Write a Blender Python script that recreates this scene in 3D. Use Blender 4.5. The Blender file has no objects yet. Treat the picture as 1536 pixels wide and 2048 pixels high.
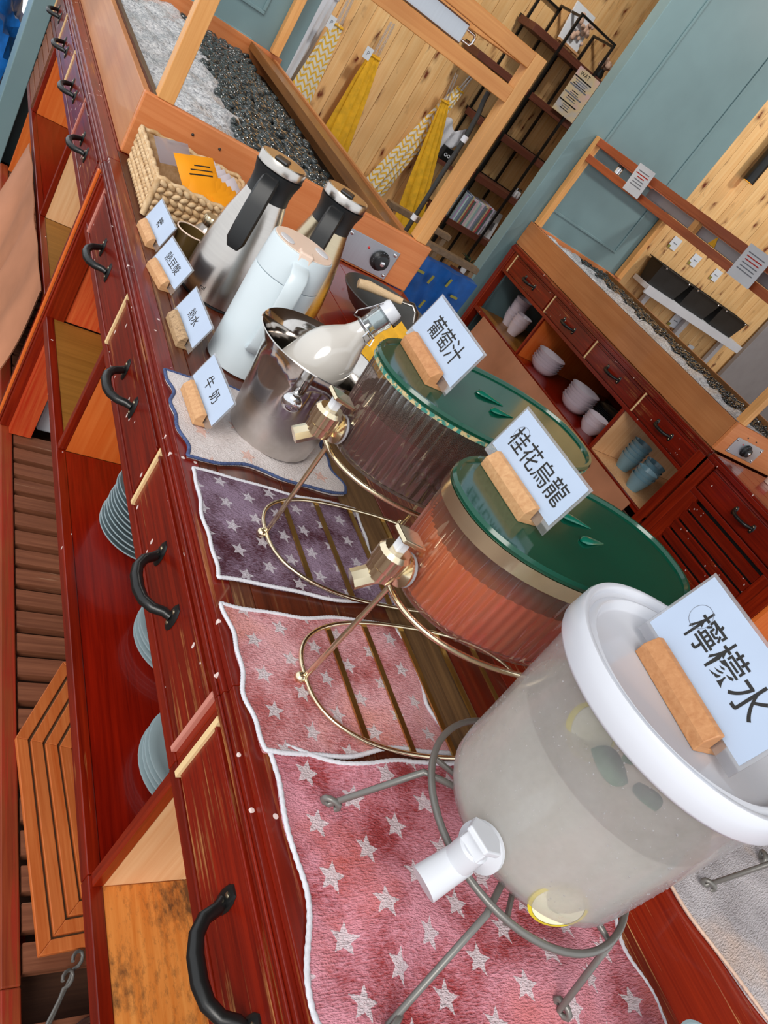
import bpy, math, random
from math import sin, cos, pi, radians
from mathutils import Vector, Matrix
random.seed(7)
SC = bpy.context.scene
COL = SC.collection

# ------------------------------------------------------------------ camera
CAMZ = 1.5
R = [[0.77397613, -0.32367389, 0.54423907],
     [0.20560264, -0.6844591, -0.69945929],
     [0.59890609, 0.65326178, -0.46320679]]   # image right, image down, view direction in world axes
cd = bpy.data.cameras.new('camera'); cam = bpy.data.objects.new('camera', cd); COL.objects.link(cam)
rt, dn, fw = (Vector(r) for r in R)
cam.matrix_world = Matrix(((rt.x, -dn.x, -fw.x, 0), (rt.y, -dn.y, -fw.y, 0), (rt.z, -dn.z, -fw.z, CAMZ), (0, 0, 0, 1)))
cd.sensor_fit = 'VERTICAL'; cd.sensor_height = 24.0; cd.lens = 24.0 * 1547.16 / 2048.0
cd.clip_start = 0.02; cd.clip_end = 100
cd.dof.use_dof = False
SC.camera = cam

# ------------------------------------------------------------------ sky, sun, exposure
w = bpy.data.worlds.new('sky'); SC.world = w; w.use_nodes = True
bg = w.node_tree.nodes['Background']
bg.inputs['Color'].default_value = (0.92, 0.96, 1.0, 1); bg.inputs['Strength'].default_value = 1.2
sd = bpy.data.lights.new('daylight', 'SUN'); sun = bpy.data.objects.new('daylight', sd); COL.objects.link(sun)
sd.energy = 2.1; sd.angle = radians(30); sd.color = (1.0, 0.95, 0.88)
sun.rotation_euler = Vector((0.62, 0.55, -0.62)).to_track_quat('-Z', 'Y').to_euler()
SC.view_settings.view_transform = 'Standard'; SC.view_settings.look = 'None'
SC.view_settings.gamma = 1.0; SC.view_settings.use_curve_mapping = False
SC.view_settings.exposure = 0.0

# ------------------------------------------------------------------ materials
def lin(c):
    return tuple((v / 255 / 12.92 if v / 255 <= .04045 else ((v / 255 + .055) / 1.055) ** 2.4) for v in c) + (1.0,)

class N:
    """small node-tree writer"""
    def __init__(s, name):
        s.m = bpy.data.materials.new(name); s.m.use_nodes = True; s.t = s.m.node_tree
        s.b = s.t.nodes['Principled BSDF']; s.out = s.t.nodes['Material Output']
    def n(s, typ, **kw):
        d = s.t.nodes.new('ShaderNode' + typ)
        for k, v in kw.items():
            if k.startswith('i_'):
                d.inputs[int(k[2:]) if k[2:].isdigit() else k[2:].replace('_', ' ')].default_value = v
            else:
                setattr(d, k, v)
        return d
    def l(s, a, b):
        s.t.links.new(a, b)
    def math(s, op, a, b=None, c=None):
        d = s.n('Math', operation=op)
        for i, v in enumerate((a, b, c)):
            if v is None: continue
            if isinstance(v, (int, float)): d.inputs[i].default_value = v
            else: s.l(v, d.inputs[i])
        return d.outputs[0]
    def mix(s, f, a, b):
        d = s.n('Mix', data_type='RGBA')
        for i, v in ((0, f), (6, a), (7, b)):
            if isinstance(v, (int, float, tuple)): d.inputs[i].default_value = v
            else: s.l(v, d.inputs[i])
        return d.outputs[2]
    def ramp(s, f, *st):
        d = s.n('ValToRGB'); e = d.color_ramp.elements
        while len(e) < len(st): e.new(.5)
        for k, (p, c) in zip(e, st): k.position = p; k.color = c
        s.l(f, d.inputs[0]); return d.outputs[0]
    def coords(s, scale=(1, 1, 1), rand=True, kind='Object', rot=(0, 0, 0)):
        tc = s.n('TexCoord'); mp = s.n('Mapping'); mp.inputs['Scale'].default_value = scale; mp.inputs['Rotation'].default_value = rot
        src = tc.outputs[kind]
        if rand:
            oi = s.n('ObjectInfo'); ad = s.n('VectorMath', operation='ADD'); sc = s.n('VectorMath', operation='SCALE')
            cb = s.n('CombineXYZ'); s.l(oi.outputs['Random'], cb.inputs[0]); s.l(oi.outputs['Random'], cb.inputs[1]); s.l(oi.outputs['Random'], cb.inputs[2])
            s.l(cb.outputs[0], sc.inputs[0]); sc.inputs['Scale'].default_value = 7.3
            s.l(src, ad.inputs[0]); s.l(sc.outputs[0], ad.inputs[1]); src = ad.outputs[0]
        s.l(src, mp.inputs[0]); return mp.outputs[0]
    def noise(s, vec, scale=5, detail=4, rough=.55, dist=0):
        d = s.n('TexNoise'); d.inputs['Scale'].default_value = scale; d.inputs['Detail'].default_value = detail
        d.inputs['Roughness'].default_value = rough; d.inputs['Distortion'].default_value = dist
        s.l(vec, d.inputs['Vector']); return d.outputs[0]
    def bump(s, h, strength=.3, dist=.002):
        d = s.n('Bump'); d.inputs['Strength'].default_value = strength; d.inputs['Distance'].default_value = dist
        s.l(h, d.inputs['Height']); s.l(d.outputs[0], s.b.inputs['Normal']); return d.outputs[0]

def setb(b, rough=.5, metal=0, coat=0, spec=.5, trans=0, ior=1.45, sss=0, alpha=1, crough=.06):
    i = b.inputs
    i['Roughness'].default_value = rough; i['Metallic'].default_value = metal; i['Coat Weight'].default_value = coat
    i['Coat Roughness'].default_value = crough
    i['Specular IOR Level'].default_value = spec; i['Transmission Weight'].default_value = trans; i['IOR'].default_value = ior
    i['Subsurface Weight'].default_value = sss; i['Subsurface Radius'].default_value = (.02, .02, .02); i['Subsurface Scale'].default_value = .5
    i['Alpha'].default_value = alpha

def plain(name, rgb, rough=.5, var=.06, scale=9, bump=0, **kw):
    """one colour with a slight procedural unevenness"""
    k = N(name); setb(k.b, rough, **kw); c = lin(rgb)
    v = k.coords(rand=False); nz = k.noise(v, scale, 3)
    d = tuple(x * (1 - var * 2) for x in c[:3]) + (1,); u = tuple(min(1, x * (1 + var)) for x in c[:3]) + (1,)
    k.l(k.ramp(nz, (.3, d), (.7, u)), k.b.inputs['Base Color'])
    if bump: k.bump(k.noise(v, scale * 14, 4), bump, .001)
    return k.m

def wood(name, c1, c2, axis='y', rough=.35, scale=1.0, coat=.0, wear=None, wearlvl=.62, knots=False, speck=False, bump=.15, wearrough=.55):
    k = N(name); setb(k.b, rough, coat=coat)
    s = {'x': (2.4, 75, 75), 'y': (75, 2.4, 75), 'z': (75, 75, 2.4)}[axis]
    v = k.coords(tuple(a * scale for a in s))
    g = k.noise(v, 1.6, 7, .6, .5)
    col = k.ramp(g, (.28, lin(c1)), (.72, lin(c2)))
    v2 = k.coords((1.2, 1.2, 1.2)); big = k.noise(v2, 2.2, 2)
    dark = tuple(x * .55 for x in lin(c1)[:3]) + (1,)
    col = k.mix(k.ramp(big, (.45, (0, 0, 0, 1)), (.8, (.55, .55, .55, 1))), col, dark)
    h = g
    if knots:
        s2 = {'x': (5, 13, 13), 'y': (13, 5, 13), 'z': (13, 13, 5.5)}[axis]
        vk = k.coords(s2); vo = k.n('TexVoronoi'); vo.inputs['Scale'].default_value = 1.0
        wob = k.n('VectorMath', operation='ADD'); nn = k.n('TexNoise'); nn.inputs['Scale'].default_value = 3; k.l(vk, nn.inputs['Vector'])
        sc = k.n('VectorMath', operation='SCALE'); sc.inputs['Scale'].default_value = .5
        k.l(nn.outputs['Color'], sc.inputs[0]); k.l(vk, wob.inputs[0]); k.l(sc.outputs[0], wob.inputs[1]); k.l(wob.outputs[0], vo.inputs['Vector'])
        msk = k.ramp(vo.outputs['Distance'], (.08, (1, 1, 1, 1)), (.2, (.35, .35, .35, 1)), (.36, (0, 0, 0, 1)))
        gate = k.noise(k.coords((1.5, 1.5, 1.5)), 2.2, 1)
        msk = k.math('MULTIPLY', msk, k.math('GREATER_THAN', gate, .42))
        col = k.mix(msk, col, lin((112, 44, 12)))
    if wear:
        ws = {'x': (2.2, 110, 110), 'y': (110, 2.2, 110), 'z': (110, 110, 2.2)}[axis]
        wn = k.noise(k.coords(ws), 1.2, 5, .7, .3); wl = k.noise(k.coords((2.5, 2.5, 2.5)), 2, 3)
        f = k.math('ADD', k.math('MULTIPLY', wn, .62), k.math('MULTIPLY', wl, .45))
        msk = k.ramp(f, (wearlvl - .03, (0, 0, 0, 1)), (wearlvl + .05, (1, 1, 1, 1)))
        col = k.mix(msk, col, k.ramp(wn, (.4, lin(wear[0])), (.7, lin(wear[1]))))
        k.l(k.math('ADD', k.math('MULTIPLY', msk, wearrough - rough), rough), k.b.inputs['Roughness'])
    if speck:  # highlights of small water drops, painted into the colour as pale specks
        vo = k.n('TexVoronoi'); vo.inputs['Scale'].default_value = 46; k.l(k.coords((1, 1, .6), rand=True), vo.inputs['Vector'])
        gt = k.noise(k.coords((1, 1, 1)), 6, 1)
        f = k.math('MULTIPLY', k.math('LESS_THAN', vo.outputs['Distance'], .14), k.math('GREATER_THAN', gt, .56))
        col = k.mix(f, col, lin((225, 205, 200)))
    k.l(col, k.b.inputs['Base Color'])
    k.bump(h, bump, .0015)
    return k.m

def metal(name, rgb, rough=.2, brushed=None, dirt=0):
    k = N(name); setb(k.b, rough, metal=1); c = lin(rgb)
    v = k.coords({'z': (1, 1, 60), 'x': (60, 1, 1), None: (6, 6, 6)}[brushed], rand=False)
    nz = k.noise(v, 3, 4)
    d = tuple(x * (.93 - dirt) for x in c[:3]) + (1,)
    k.l(k.ramp(nz, (.3, d), (.7, c)), k.b.inputs['Base Color'])
    k.l(k.math('ADD', k.math('MULTIPLY', nz, .06), rough - .03), k.b.inputs['Roughness'])
    return k.m

def clear(name, tint=(255, 255, 255), fac=.12, rough=.03, milky=0.0, milkcol=(230, 232, 235), rib=False, drops=False):
    """thin clear plastic or glass: see-through, with a sharp reflection that grows at grazing angles"""
    k = N(name); t = k.n('BsdfTransparent'); t.inputs['Color'].default_value = lin(tint)
    g = k.n('BsdfGlossy'); g.inputs['Roughness'].default_value = rough; g.inputs['Color'].default_value = (1, 1, 1, 1)
    fr = k.n('LayerWeight'); fr.inputs['Blend'].default_value = .25
    f = k.math('ADD', k.math('MULTIPLY', fr.outputs['Fresnel'], .6), fac)
    base = t.outputs[0]
    if milky:
        df = k.n('BsdfDiffuse'); df.inputs['Color'].default_value = lin(milkcol)
        tl = k.n('BsdfTranslucent'); tl.inputs['Color'].default_value = lin(milkcol)
        mx = k.n('MixShader'); mx.inputs[0].default_value = .5; k.l(df.outputs[0], mx.inputs[1]); k.l(tl.outputs[0], mx.inputs[2])
        m2 = k.n('MixShader'); m2.inputs[0].default_value = milky; k.l(base, m2.inputs[1]); k.l(mx.outputs[0], m2.inputs[2]); base = m2.outputs[0]
        if drops:
            nz = k.noise(k.coords((1, 1, 1), rand=False), 30, 3)
            k.l(k.math('ADD', k.math('MULTIPLY', nz, .22), milky - .11), m2.inputs[0])
    mm = k.n('MixShader'); k.l(f, mm.inputs[0]); k.l(base, mm.inputs[1]); k.l(g.outputs[0], mm.inputs[2]); k.l(mm.outputs[0], k.out.inputs[0])
    if drops:
        vo = k.n('TexVoronoi'); vo.inputs['Scale'].default_value = 210; k.l(k.coords((1, 1, 1), rand=False), vo.inputs['Vector'])
        h = k.ramp(vo.outputs['Distance'], (.0, (1, 1, 1, 1)), (.28, (0, 0, 0, 1)))
        b = k.n('Bump'); b.inputs['Strength'].default_value = .35; b.inputs['Distance'].default_value = .0012; k.l(h, b.inputs['Height'])
        k.l(b.outputs[0], g.inputs['Normal'])
    return k.m

def towel_mat(name, c1, c2, star, cell=.052, r=.016, stain=None):
    """terry cloth with a printed star pattern in the towel's own x/y"""
    k = N(name); setb(k.b, .95, spec=.1)
    v = k.coords((1, 1, 1), rand=False)
    sx = k.n('SeparateXYZ'); k.l(v, sx.inputs[0]); X, Y = sx.outputs[0], sx.outputs[1]
    px = k.math('DIVIDE', X, cell); row = k.math('FLOOR', px)
    sh = k.math('MULTIPLY', k.math('MODULO', k.math('ABSOLUTE', row), 2), .5)
    py = k.math('ADD', k.math('DIVIDE', Y, cell * 1.12), sh)
    fx = k.math('SUBTRACT', k.math('SUBTRACT', px, row), .5)
    fy = k.math('SUBTRACT', k.math('SUBTRACT', py, k.math('FLOOR', py)), .5)
    ang = k.math('ADD', k.math('ARCTAN2', fy, fx), pi)
    rad = k.math('SQRT', k.math('ADD', k.math('POWER', fx, 2), k.math('POWER', fy, 2)))
    ph = k.math('ABSOLUTE', k.math('SUBTRACT', k.math('MODULO', ang, 2 * pi / 5), pi / 5))
    Rr = r / cell; r0 = Rr * .45
    den = k.math('ADD', k.math('MULTIPLY', k.math('COSINE', ph), r0 * sin(pi / 5)), k.math('MULTIPLY', k.math('SINE', ph), Rr - r0 * cos(pi / 5)))
    lim = k.math('DIVIDE', Rr * r0 * sin(pi / 5), den)
    fuzz = k.noise(v, 420, 2); lim = k.math('MULTIPLY', lim, k.math('ADD', k.math('MULTIPLY', fuzz, .5), .75))
    f = k.math('LESS_THAN', rad, lim)
    cl = k.noise(v, 11, 4, .6); fine = k.noise(k.coords((1, 3.5, 1), rand=False), 160, 2)
    col = k.ramp(k.math('ADD', k.math('MULTIPLY', cl, .7), k.math('MULTIPLY', fine, .3)), (.40, lin(c1)), (.58, lin(c2)))
    if stain:
        col = k.mix(k.ramp(k.noise(v, 6, 3), (.56, (0, 0, 0, 1)), (.74, (.8, .8, .8, 1))), col, lin(stain))
    k.l(k.mix(k.math('MULTIPLY', f, k.math('ADD', k.math('MULTIPLY', fuzz, .5), .42)), col, lin(star)), k.b.inputs['Base Color'])
    k.bump(k.math('ADD', fine, k.math('MULTIPLY', fuzz, .6)), .8, .004)
    return k.m

MT = {}
MT['mahog'] = wood('mahogany_along', (90, 12, 3), (142, 33, 8), 'y', .28, coat=.25, speck=True, wear=((150, 88, 40), (190, 130, 70)), wearlvl=.70)
MT['mahog_n'] = wood('mahogany_front_worn', (82, 10, 3), (138, 30, 7), 'y', .3, coat=.2, speck=True, wear=((112, 60, 28), (176, 112, 62)), wearlvl=.635)
MT['mahog_w'] = wood('mahogany_front_rubbed', (92, 11, 3), (146, 32, 8), 'y', .35, coat=.1, speck=True, wear=((112, 64, 32), (186, 124, 72)), wearlvl=.59)
MT['mahog_z'] = wood('mahogany_upright', (100, 15, 4), (150, 42, 12), 'z', .28, coat=.3)
MT['mahog_x'] = wood('mahogany_deep', (98, 10, 3), (142, 24, 6), 'y', .25, coat=.3)
MT['worktop'] = wood('worktop_brown', (66, 26, 14), (104, 44, 22), 'y', .3, coat=.25, wear=((104, 78, 50), (150, 116, 78)), wearlvl=.63)
MT['worktop_worn'] = wood('worktop_bare', (84, 58, 36), (138, 104, 66), 'y', .6, wear=((60, 40, 26), (110, 84, 56)), wearlvl=.58)
MT['worktop_red'] = wood('worktop_red', (120, 22, 8), (160, 44, 16), 'y', .25, coat=.4, wear=((190, 130, 70), (212, 160, 100)), wearlvl=.665)
MT['worktop_scr'] = wood('worktop_scratched', (92, 20, 9), (132, 38, 16), 'y', .35, coat=.2, wear=((176, 120, 70), (206, 154, 98)), wearlvl=.60)
MT['edge_worn'] = wood('worn_edge', (72, 34, 20), (108, 56, 32), 'y', .45, wear=((96, 66, 40), (146, 108, 72)), wearlvl=.62)
MT['ply_orange'] = wood('plywood_orange', (214, 92, 26), (232, 126, 58), 'z', .4, scale=.5, coat=.15, bump=.05)
MT['ply_peach'] = wood('plywood_peach', (226, 164, 112), (244, 200, 150), 'z', .55, scale=.6, bump=.05)
MT['ply_red'] = wood('plywood_red', (196, 44, 18), (226, 112, 60), 'z', .35, coat=.3, bump=.05)
MT['ply_olive'] = wood('plywood_olive', (128, 82, 26), (158, 106, 42), 'x', .45, scale=.5, coat=.1, bump=.05)
k = N('plywood_mouldy'); setb(k.b, .5); v_ = k.coords((1, 1, 1), rand=False)
c_ = k.ramp(k.noise(k.coords((60, 3, 60), rand=False), 2, 4), (.3, lin((200, 112, 40))), (.7, lin((224, 146, 72))))
b_ = k.noise(v_, 4.5, 2); f_ = k.noise(k.coords((1, .45, 1), rand=False), 130, 4, .7)
k.l(k.mix(k.ramp(k.math('ADD', k.math('MULTIPLY', b_, .75), k.math('MULTIPLY', f_, .3)), (.52, (0, 0, 0, 1)), (.63, (.85, .85, .85, 1))), c_, lin((58, 44, 34))), k.b.inputs['Base Color']); MT['ply_mould'] = k.m
MT['strip_pale'] = wood('bare_strip', (232, 196, 140), (244, 214, 164), 'z', .6, bump=.03)
MT['strip_pink'] = wood('pink_strip', (196, 118, 104), (214, 146, 130), 'z', .6, bump=.03)
MT['slat'] = wood('rack_slat', (104, 58, 38), (142, 88, 62), 'x', .55, wear=((150, 110, 84), (176, 140, 112)), wearlvl=.68)
MT['beam'] = wood('rack_beam', (126, 44, 18), (158, 72, 34), 'y', .5, wear=((130, 30, 14), (160, 50, 22)), wearlvl=.55)
MT['mat_wood'] = wood('mat_wood', (178, 84, 32), (206, 118, 62), 'y', .45, wear=((160, 60, 26), (200, 120, 70)), wearlvl=.66)
MT['tan'] = wood('trough_board', (178, 110, 60), (198, 134, 82), 'y', .45, scale=.5, coat=.1, bump=.05, wear=((150, 80, 40), (170, 96, 52)), wearlvl=.72)
MT['tan_x'] = wood('trough_end_board', (202, 116, 62), (220, 142, 88), 'x', .45, scale=.5, coat=.1, bump=.05)
MT['ledge'] = wood('trough_ledge', (112, 88, 62), (140, 112, 84), 'y', .5, scale=.6, bump=.06)
MT['brownply'] = wood('trough_back_rail', (122, 78, 36), (158, 104, 54), 'y', .4, scale=.6, coat=.15, bump=.06)
MT['beam_tan'] = wood('frame_timber', (216, 150, 82), (236, 178, 112), 'z', .45, scale=.6, bump=.05, wear=((236, 202, 168), (244, 216, 190)), wearlvl=.70)
MT['beam_tan_x'] = wood('frame_rail_timber', (208, 132, 66), (230, 164, 96), 'x', .4, scale=.6, bump=.05)
MT['beam_red_y'] = wood('frame_rail_red', (160, 72, 34), (188, 98, 52), 'y', .4, scale=.6, coat=.1, bump=.05, wear=((206, 160, 134), (216, 176, 150)), wearlvl=.72)
MT['pine'] = wood('knotty_pine', (234, 178, 112), (246, 208, 150), 'z', .55, scale=.45, knots=True, bump=.04)
MT['shelfwood'] = wood('shelf_dark_wood', (88, 46, 34), (116, 66, 50), 'x', .5)
MT['blockwood'] = wood('holder_beech', (190, 138, 92), (214, 168, 122), 'y', .55, scale=1.5, bump=.08)
MT['blockwood2'] = wood('holder_brown', (182, 122, 76), (208, 152, 104), 'y', .5, scale=1.5, bump=.08)
MT['teal'] = plain('teal_paint', (118, 146, 151), .38, var=.05, scale=3)
MT['teal_d'] = plain('teal_paint_side', (116, 144, 148), .38, var=.05, scale=3)
MT['floor'] = wood('floor_boards', (70, 44, 32), (100, 66, 48), 'x', .6)
MT['added_ceil'] = plain('added_ceiling_dark', (120, 104, 90), .7)
MT['black'] = plain('black_metal', (26, 26, 26), .3, var=.2)
MT['blackplastic'] = plain('black_plastic', (34, 36, 38), .42, var=.15)
MT['darkiron'] = plain('dark_iron', (46, 46, 44), .5, var=.1)
MT['chrome'] = metal('chrome', (225, 225, 228), .08)
MT['steel'] = metal('brushed_steel', (206, 200, 194), .24, 'z')
MT['steel2'] = metal('brushed_steel_warm', (206, 190, 160), .28, 'z')
MT['steelplate'] = metal('steel_plate', (190, 194, 200), .35, 'x')
MT['greywire'] = plain('grey_wire', (120, 118, 114), .35, var=.06, metal=.35)
MT['gold'] = metal('gold_plate', (246, 230, 196), .18)
MT['goldbar'] = metal('gold_bar_dull', (214, 176, 104), .34, dirt=.15)
MT['white'] = plain('white_plastic', (212, 215, 222), .35, var=.02, coat=.1)
MT['whiteblue'] = plain('pale_blue_enamel', (206, 218, 224), .35, var=.02, coat=.15)
MT['cream'] = plain('cream_lid', (232, 206, 188), .4, var=.02)
MT['lidwhite'] = plain('lid_white', (212, 215, 224), .3, var=.02, coat=.3, sss=.1)
MT['green'] = plain('green_lid', (8, 72, 54), .14, var=.06, coat=.2)
MT['green2'] = plain('green_lid_bright', (4, 106, 86), .2, var=.05, coat=.5)
MT['milk'] = plain('milk_in_glass', (204, 200, 194), .12, var=.03, coat=.8, sss=.1)
MT['clear'] = clear('clear_glass', (235, 240, 240), .1)
MT['rib'] = clear('ribbed_clear_plastic', (250, 246, 244), .10, .06, milky=.08, milkcol=(232, 216, 200))
MT['frost'] = clear('frosted_dispenser', (250, 250, 252), .04, .14, milky=.33, milkcol=(240, 242, 248), drops=True)
MT['lemonade'] = clear('cloudy_lemonade', (246, 244, 230), .02, .1, milky=.76, milkcol=(246, 244, 230))
MT['acrylic'] = clear('laminate', (238, 240, 244), .10, .05, milky=.2, milkcol=(216, 210, 208))
MT['ceramic'] = plain('grey_ceramic', (150, 168, 174), .25, var=.03, coat=.3)
MT['ceramic_dk'] = plain('dark_ceramic', (74, 74, 76), .3, var=.05, coat=.2)
MT['ceramic_w'] = plain('white_ceramic', (226, 214, 224), .25, var=.02, coat=.3)
MT['ceramic_b'] = plain('blue_ceramic', (112, 150, 166), .3, var=.04, coat=.3)
MT['paper'] = plain('card_paper', (184, 200, 224), .6, var=.03)
MT['paperw'] = plain('white_paper', (226, 232, 240), .7, var=.03)
MT['ink'] = plain('ink', (40, 38, 36), .6, var=.1)
MT['inkgrey'] = plain('grey_ink', (128, 134, 146), .6, var=.05)
MT['red'] = plain('red_plastic', (196, 24, 20), .3)
MT['brownsheet'] = plain('brown_vinyl', (176, 120, 90), .42, var=.1, scale=5)
MT['bluetarp'] = plain('blue_tarp', (26, 110, 196), .35, var=.2, scale=14)
MT['bluebag'] = plain('blue_bag', (14, 84, 160), .35, var=.2, scale=14)
MT['yellow'] = plain('yellow_cloth', (236, 180, 36), .7, var=.12, scale=20)
MT['yellowstitch'] = plain('yellow_print', (150, 142, 60), .6)
MT['whitecloth'] = plain('white_cloth', (214, 216, 224), .8, var=.05)
MT['orangecloth'] = plain('tan_cover', (206, 128, 66), .6, var=.12)
MT['hem_w'] = plain('white_hem', (222, 222, 230), .9, var=.06, scale=260, bump=.4)
MT['hem_b'] = plain('blue_hem', (76, 92, 136), .9, var=.25, scale=260, bump=.4)
MT['hem_p'] = plain('peach_hem', (228, 196, 176), .9, var=.06, scale=260, bump=.4)
MT['t_white'] = towel_mat('towel_white_peach', (214, 202, 200), (232, 224, 224), (226, 176, 160), .07, .015)
MT['t_purple'] = towel_mat('towel_purple', (78, 44, 54), (150, 128, 150), (214, 208, 216), .041, .0118)
MT['t_pink'] = towel_mat('towel_pink', (172, 96, 96), (226, 170, 176), (210, 212, 216), .044, .012, stain=(206, 122, 84))
MT['t_red'] = towel_mat('towel_rose', (158, 66, 68), (220, 150, 164), (222, 220, 224), .05, .0148, stain=(200, 92, 70))
MT['t_grey'] = towel_mat('towel_grey', (176, 170, 174), (206, 200, 204), (190, 186, 190), .09, .004, stain=(226, 190, 164))
MT['orange_pk'] = plain('orange_packet', (246, 158, 26), .5, var=.05)
MT['white_pk'] = plain('white_packet', (220, 210, 216), .5, var=.05)
MT['lemon_y'] = plain('lemon_peel', (226, 206, 50), .4, var=.08)
MT['lemon_f'] = plain('lemon_flesh', (236, 230, 196), .35, var=.06)
MT['mint'] = plain('mint_leaf', (96, 128, 92), .5, var=.2, scale=40)
MT['heatorange'] = plain('warm_tube_inside', (230, 160, 20), .5); MT['heatorange'].node_tree.nodes['Principled BSDF'].inputs['Emission Color'].default_value = (1, .5, .05, 1); MT['heatorange'].node_tree.nodes['Principled BSDF'].inputs['Emission Strength'].default_value = .9
MT['flower'] = plain('dried_flower', (214, 178, 156), .8, var=.1)
MT['greypanel'] = plain('grey_panel', (150, 148, 152), .35, var=.04, coat=.2)
MT['leafdark'] = plain('dark_leaf', (40, 56, 36), .5)

def stained(name, c1, c2, rough=.12, scale=14, dirs=(1, 1, .25)):
    k = N(name); setb(k.b, rough, coat=.3)
    k.l(k.ramp(k.noise(k.coords(dirs, rand=False), scale, 4), (.32, lin(c1)), (.7, lin(c2))), k.b.inputs['Base Color']); return k.m
MT['tea'] = stained('osmanthus_oolong', (190, 52, 10), (206, 106, 46))
MT['grape'] = stained('grape_juice', (26, 6, 8), (86, 18, 28))

def rattan():
    k = N('rattan'); setb(k.b, .6)
    nz = k.noise(k.coords((1, 1, 1)), 60, 4)
    k.l(k.ramp(nz, (.3, lin((186, 146, 98))), (.7, lin((228, 200, 160)))), k.b.inputs['Base Color']); return k.m
MT['rattan'] = rattan()

def ice_mat():
    k = N('crushed_ice'); setb(k.b, .22, coat=.4, spec=.8)
    v = k.coords((1, 1, 1), rand=False); a = k.noise(v, 90, 6, .7); b = k.noise(v, 7, 3)
    col = k.ramp(a, (.34, lin((128, 130, 136))), (.47, lin((204, 208, 216))), (.6, lin((246, 248, 252))))
    k.l(k.mix(k.ramp(b, (.5, (0, 0, 0, 1)), (.75, (.35, .35, .35, 1))), col, lin((140, 126, 112))), k.b.inputs['Base Color'])
    k.bump(a, .9, .01); return k.m
MT['ice'] = ice_mat()
def pebble_mat():
    k = N('wet_black_pebble'); setb(k.b, .1, coat=1.0)
    oi = k.n('ObjectInfo'); nz = k.noise(k.coords((1, 1, 1)), 40, 3)
    f = k.math('ADD', k.math('MULTIPLY', oi.outputs['Random'], .5), k.math('MULTIPLY', nz, .5))
    k.l(k.ramp(f, (.2, lin((18, 20, 20))), (.6, lin((44, 50, 50))), (.85, lin((78, 88, 92)))), k.b.inputs['Base Color']); return k.m
MT['pebble'] = pebble_mat()
def chevron_mat():
    k = N('chevron_fabric'); setb(k.b, .8)
    v = k.coords((1, 1, 1), rand=False); s = k.n('SeparateXYZ'); k.l(v, s.inputs[0])
    tri = k.math('PINGPONG', k.math('MULTIPLY', s.outputs[0], 1.0), .022)
    f = k.math('LESS_THAN', k.math('FRACT', k.math('DIVIDE', k.math('ADD', s.outputs[2], k.math('MULTIPLY', tri, 1.2)), .038)), .42)
    k.l(k.mix(f, lin((226, 220, 206)), lin((232, 184, 62))), k.b.inputs['Base Color']); return k.m
MT['chevron'] = chevron_mat()

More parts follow.
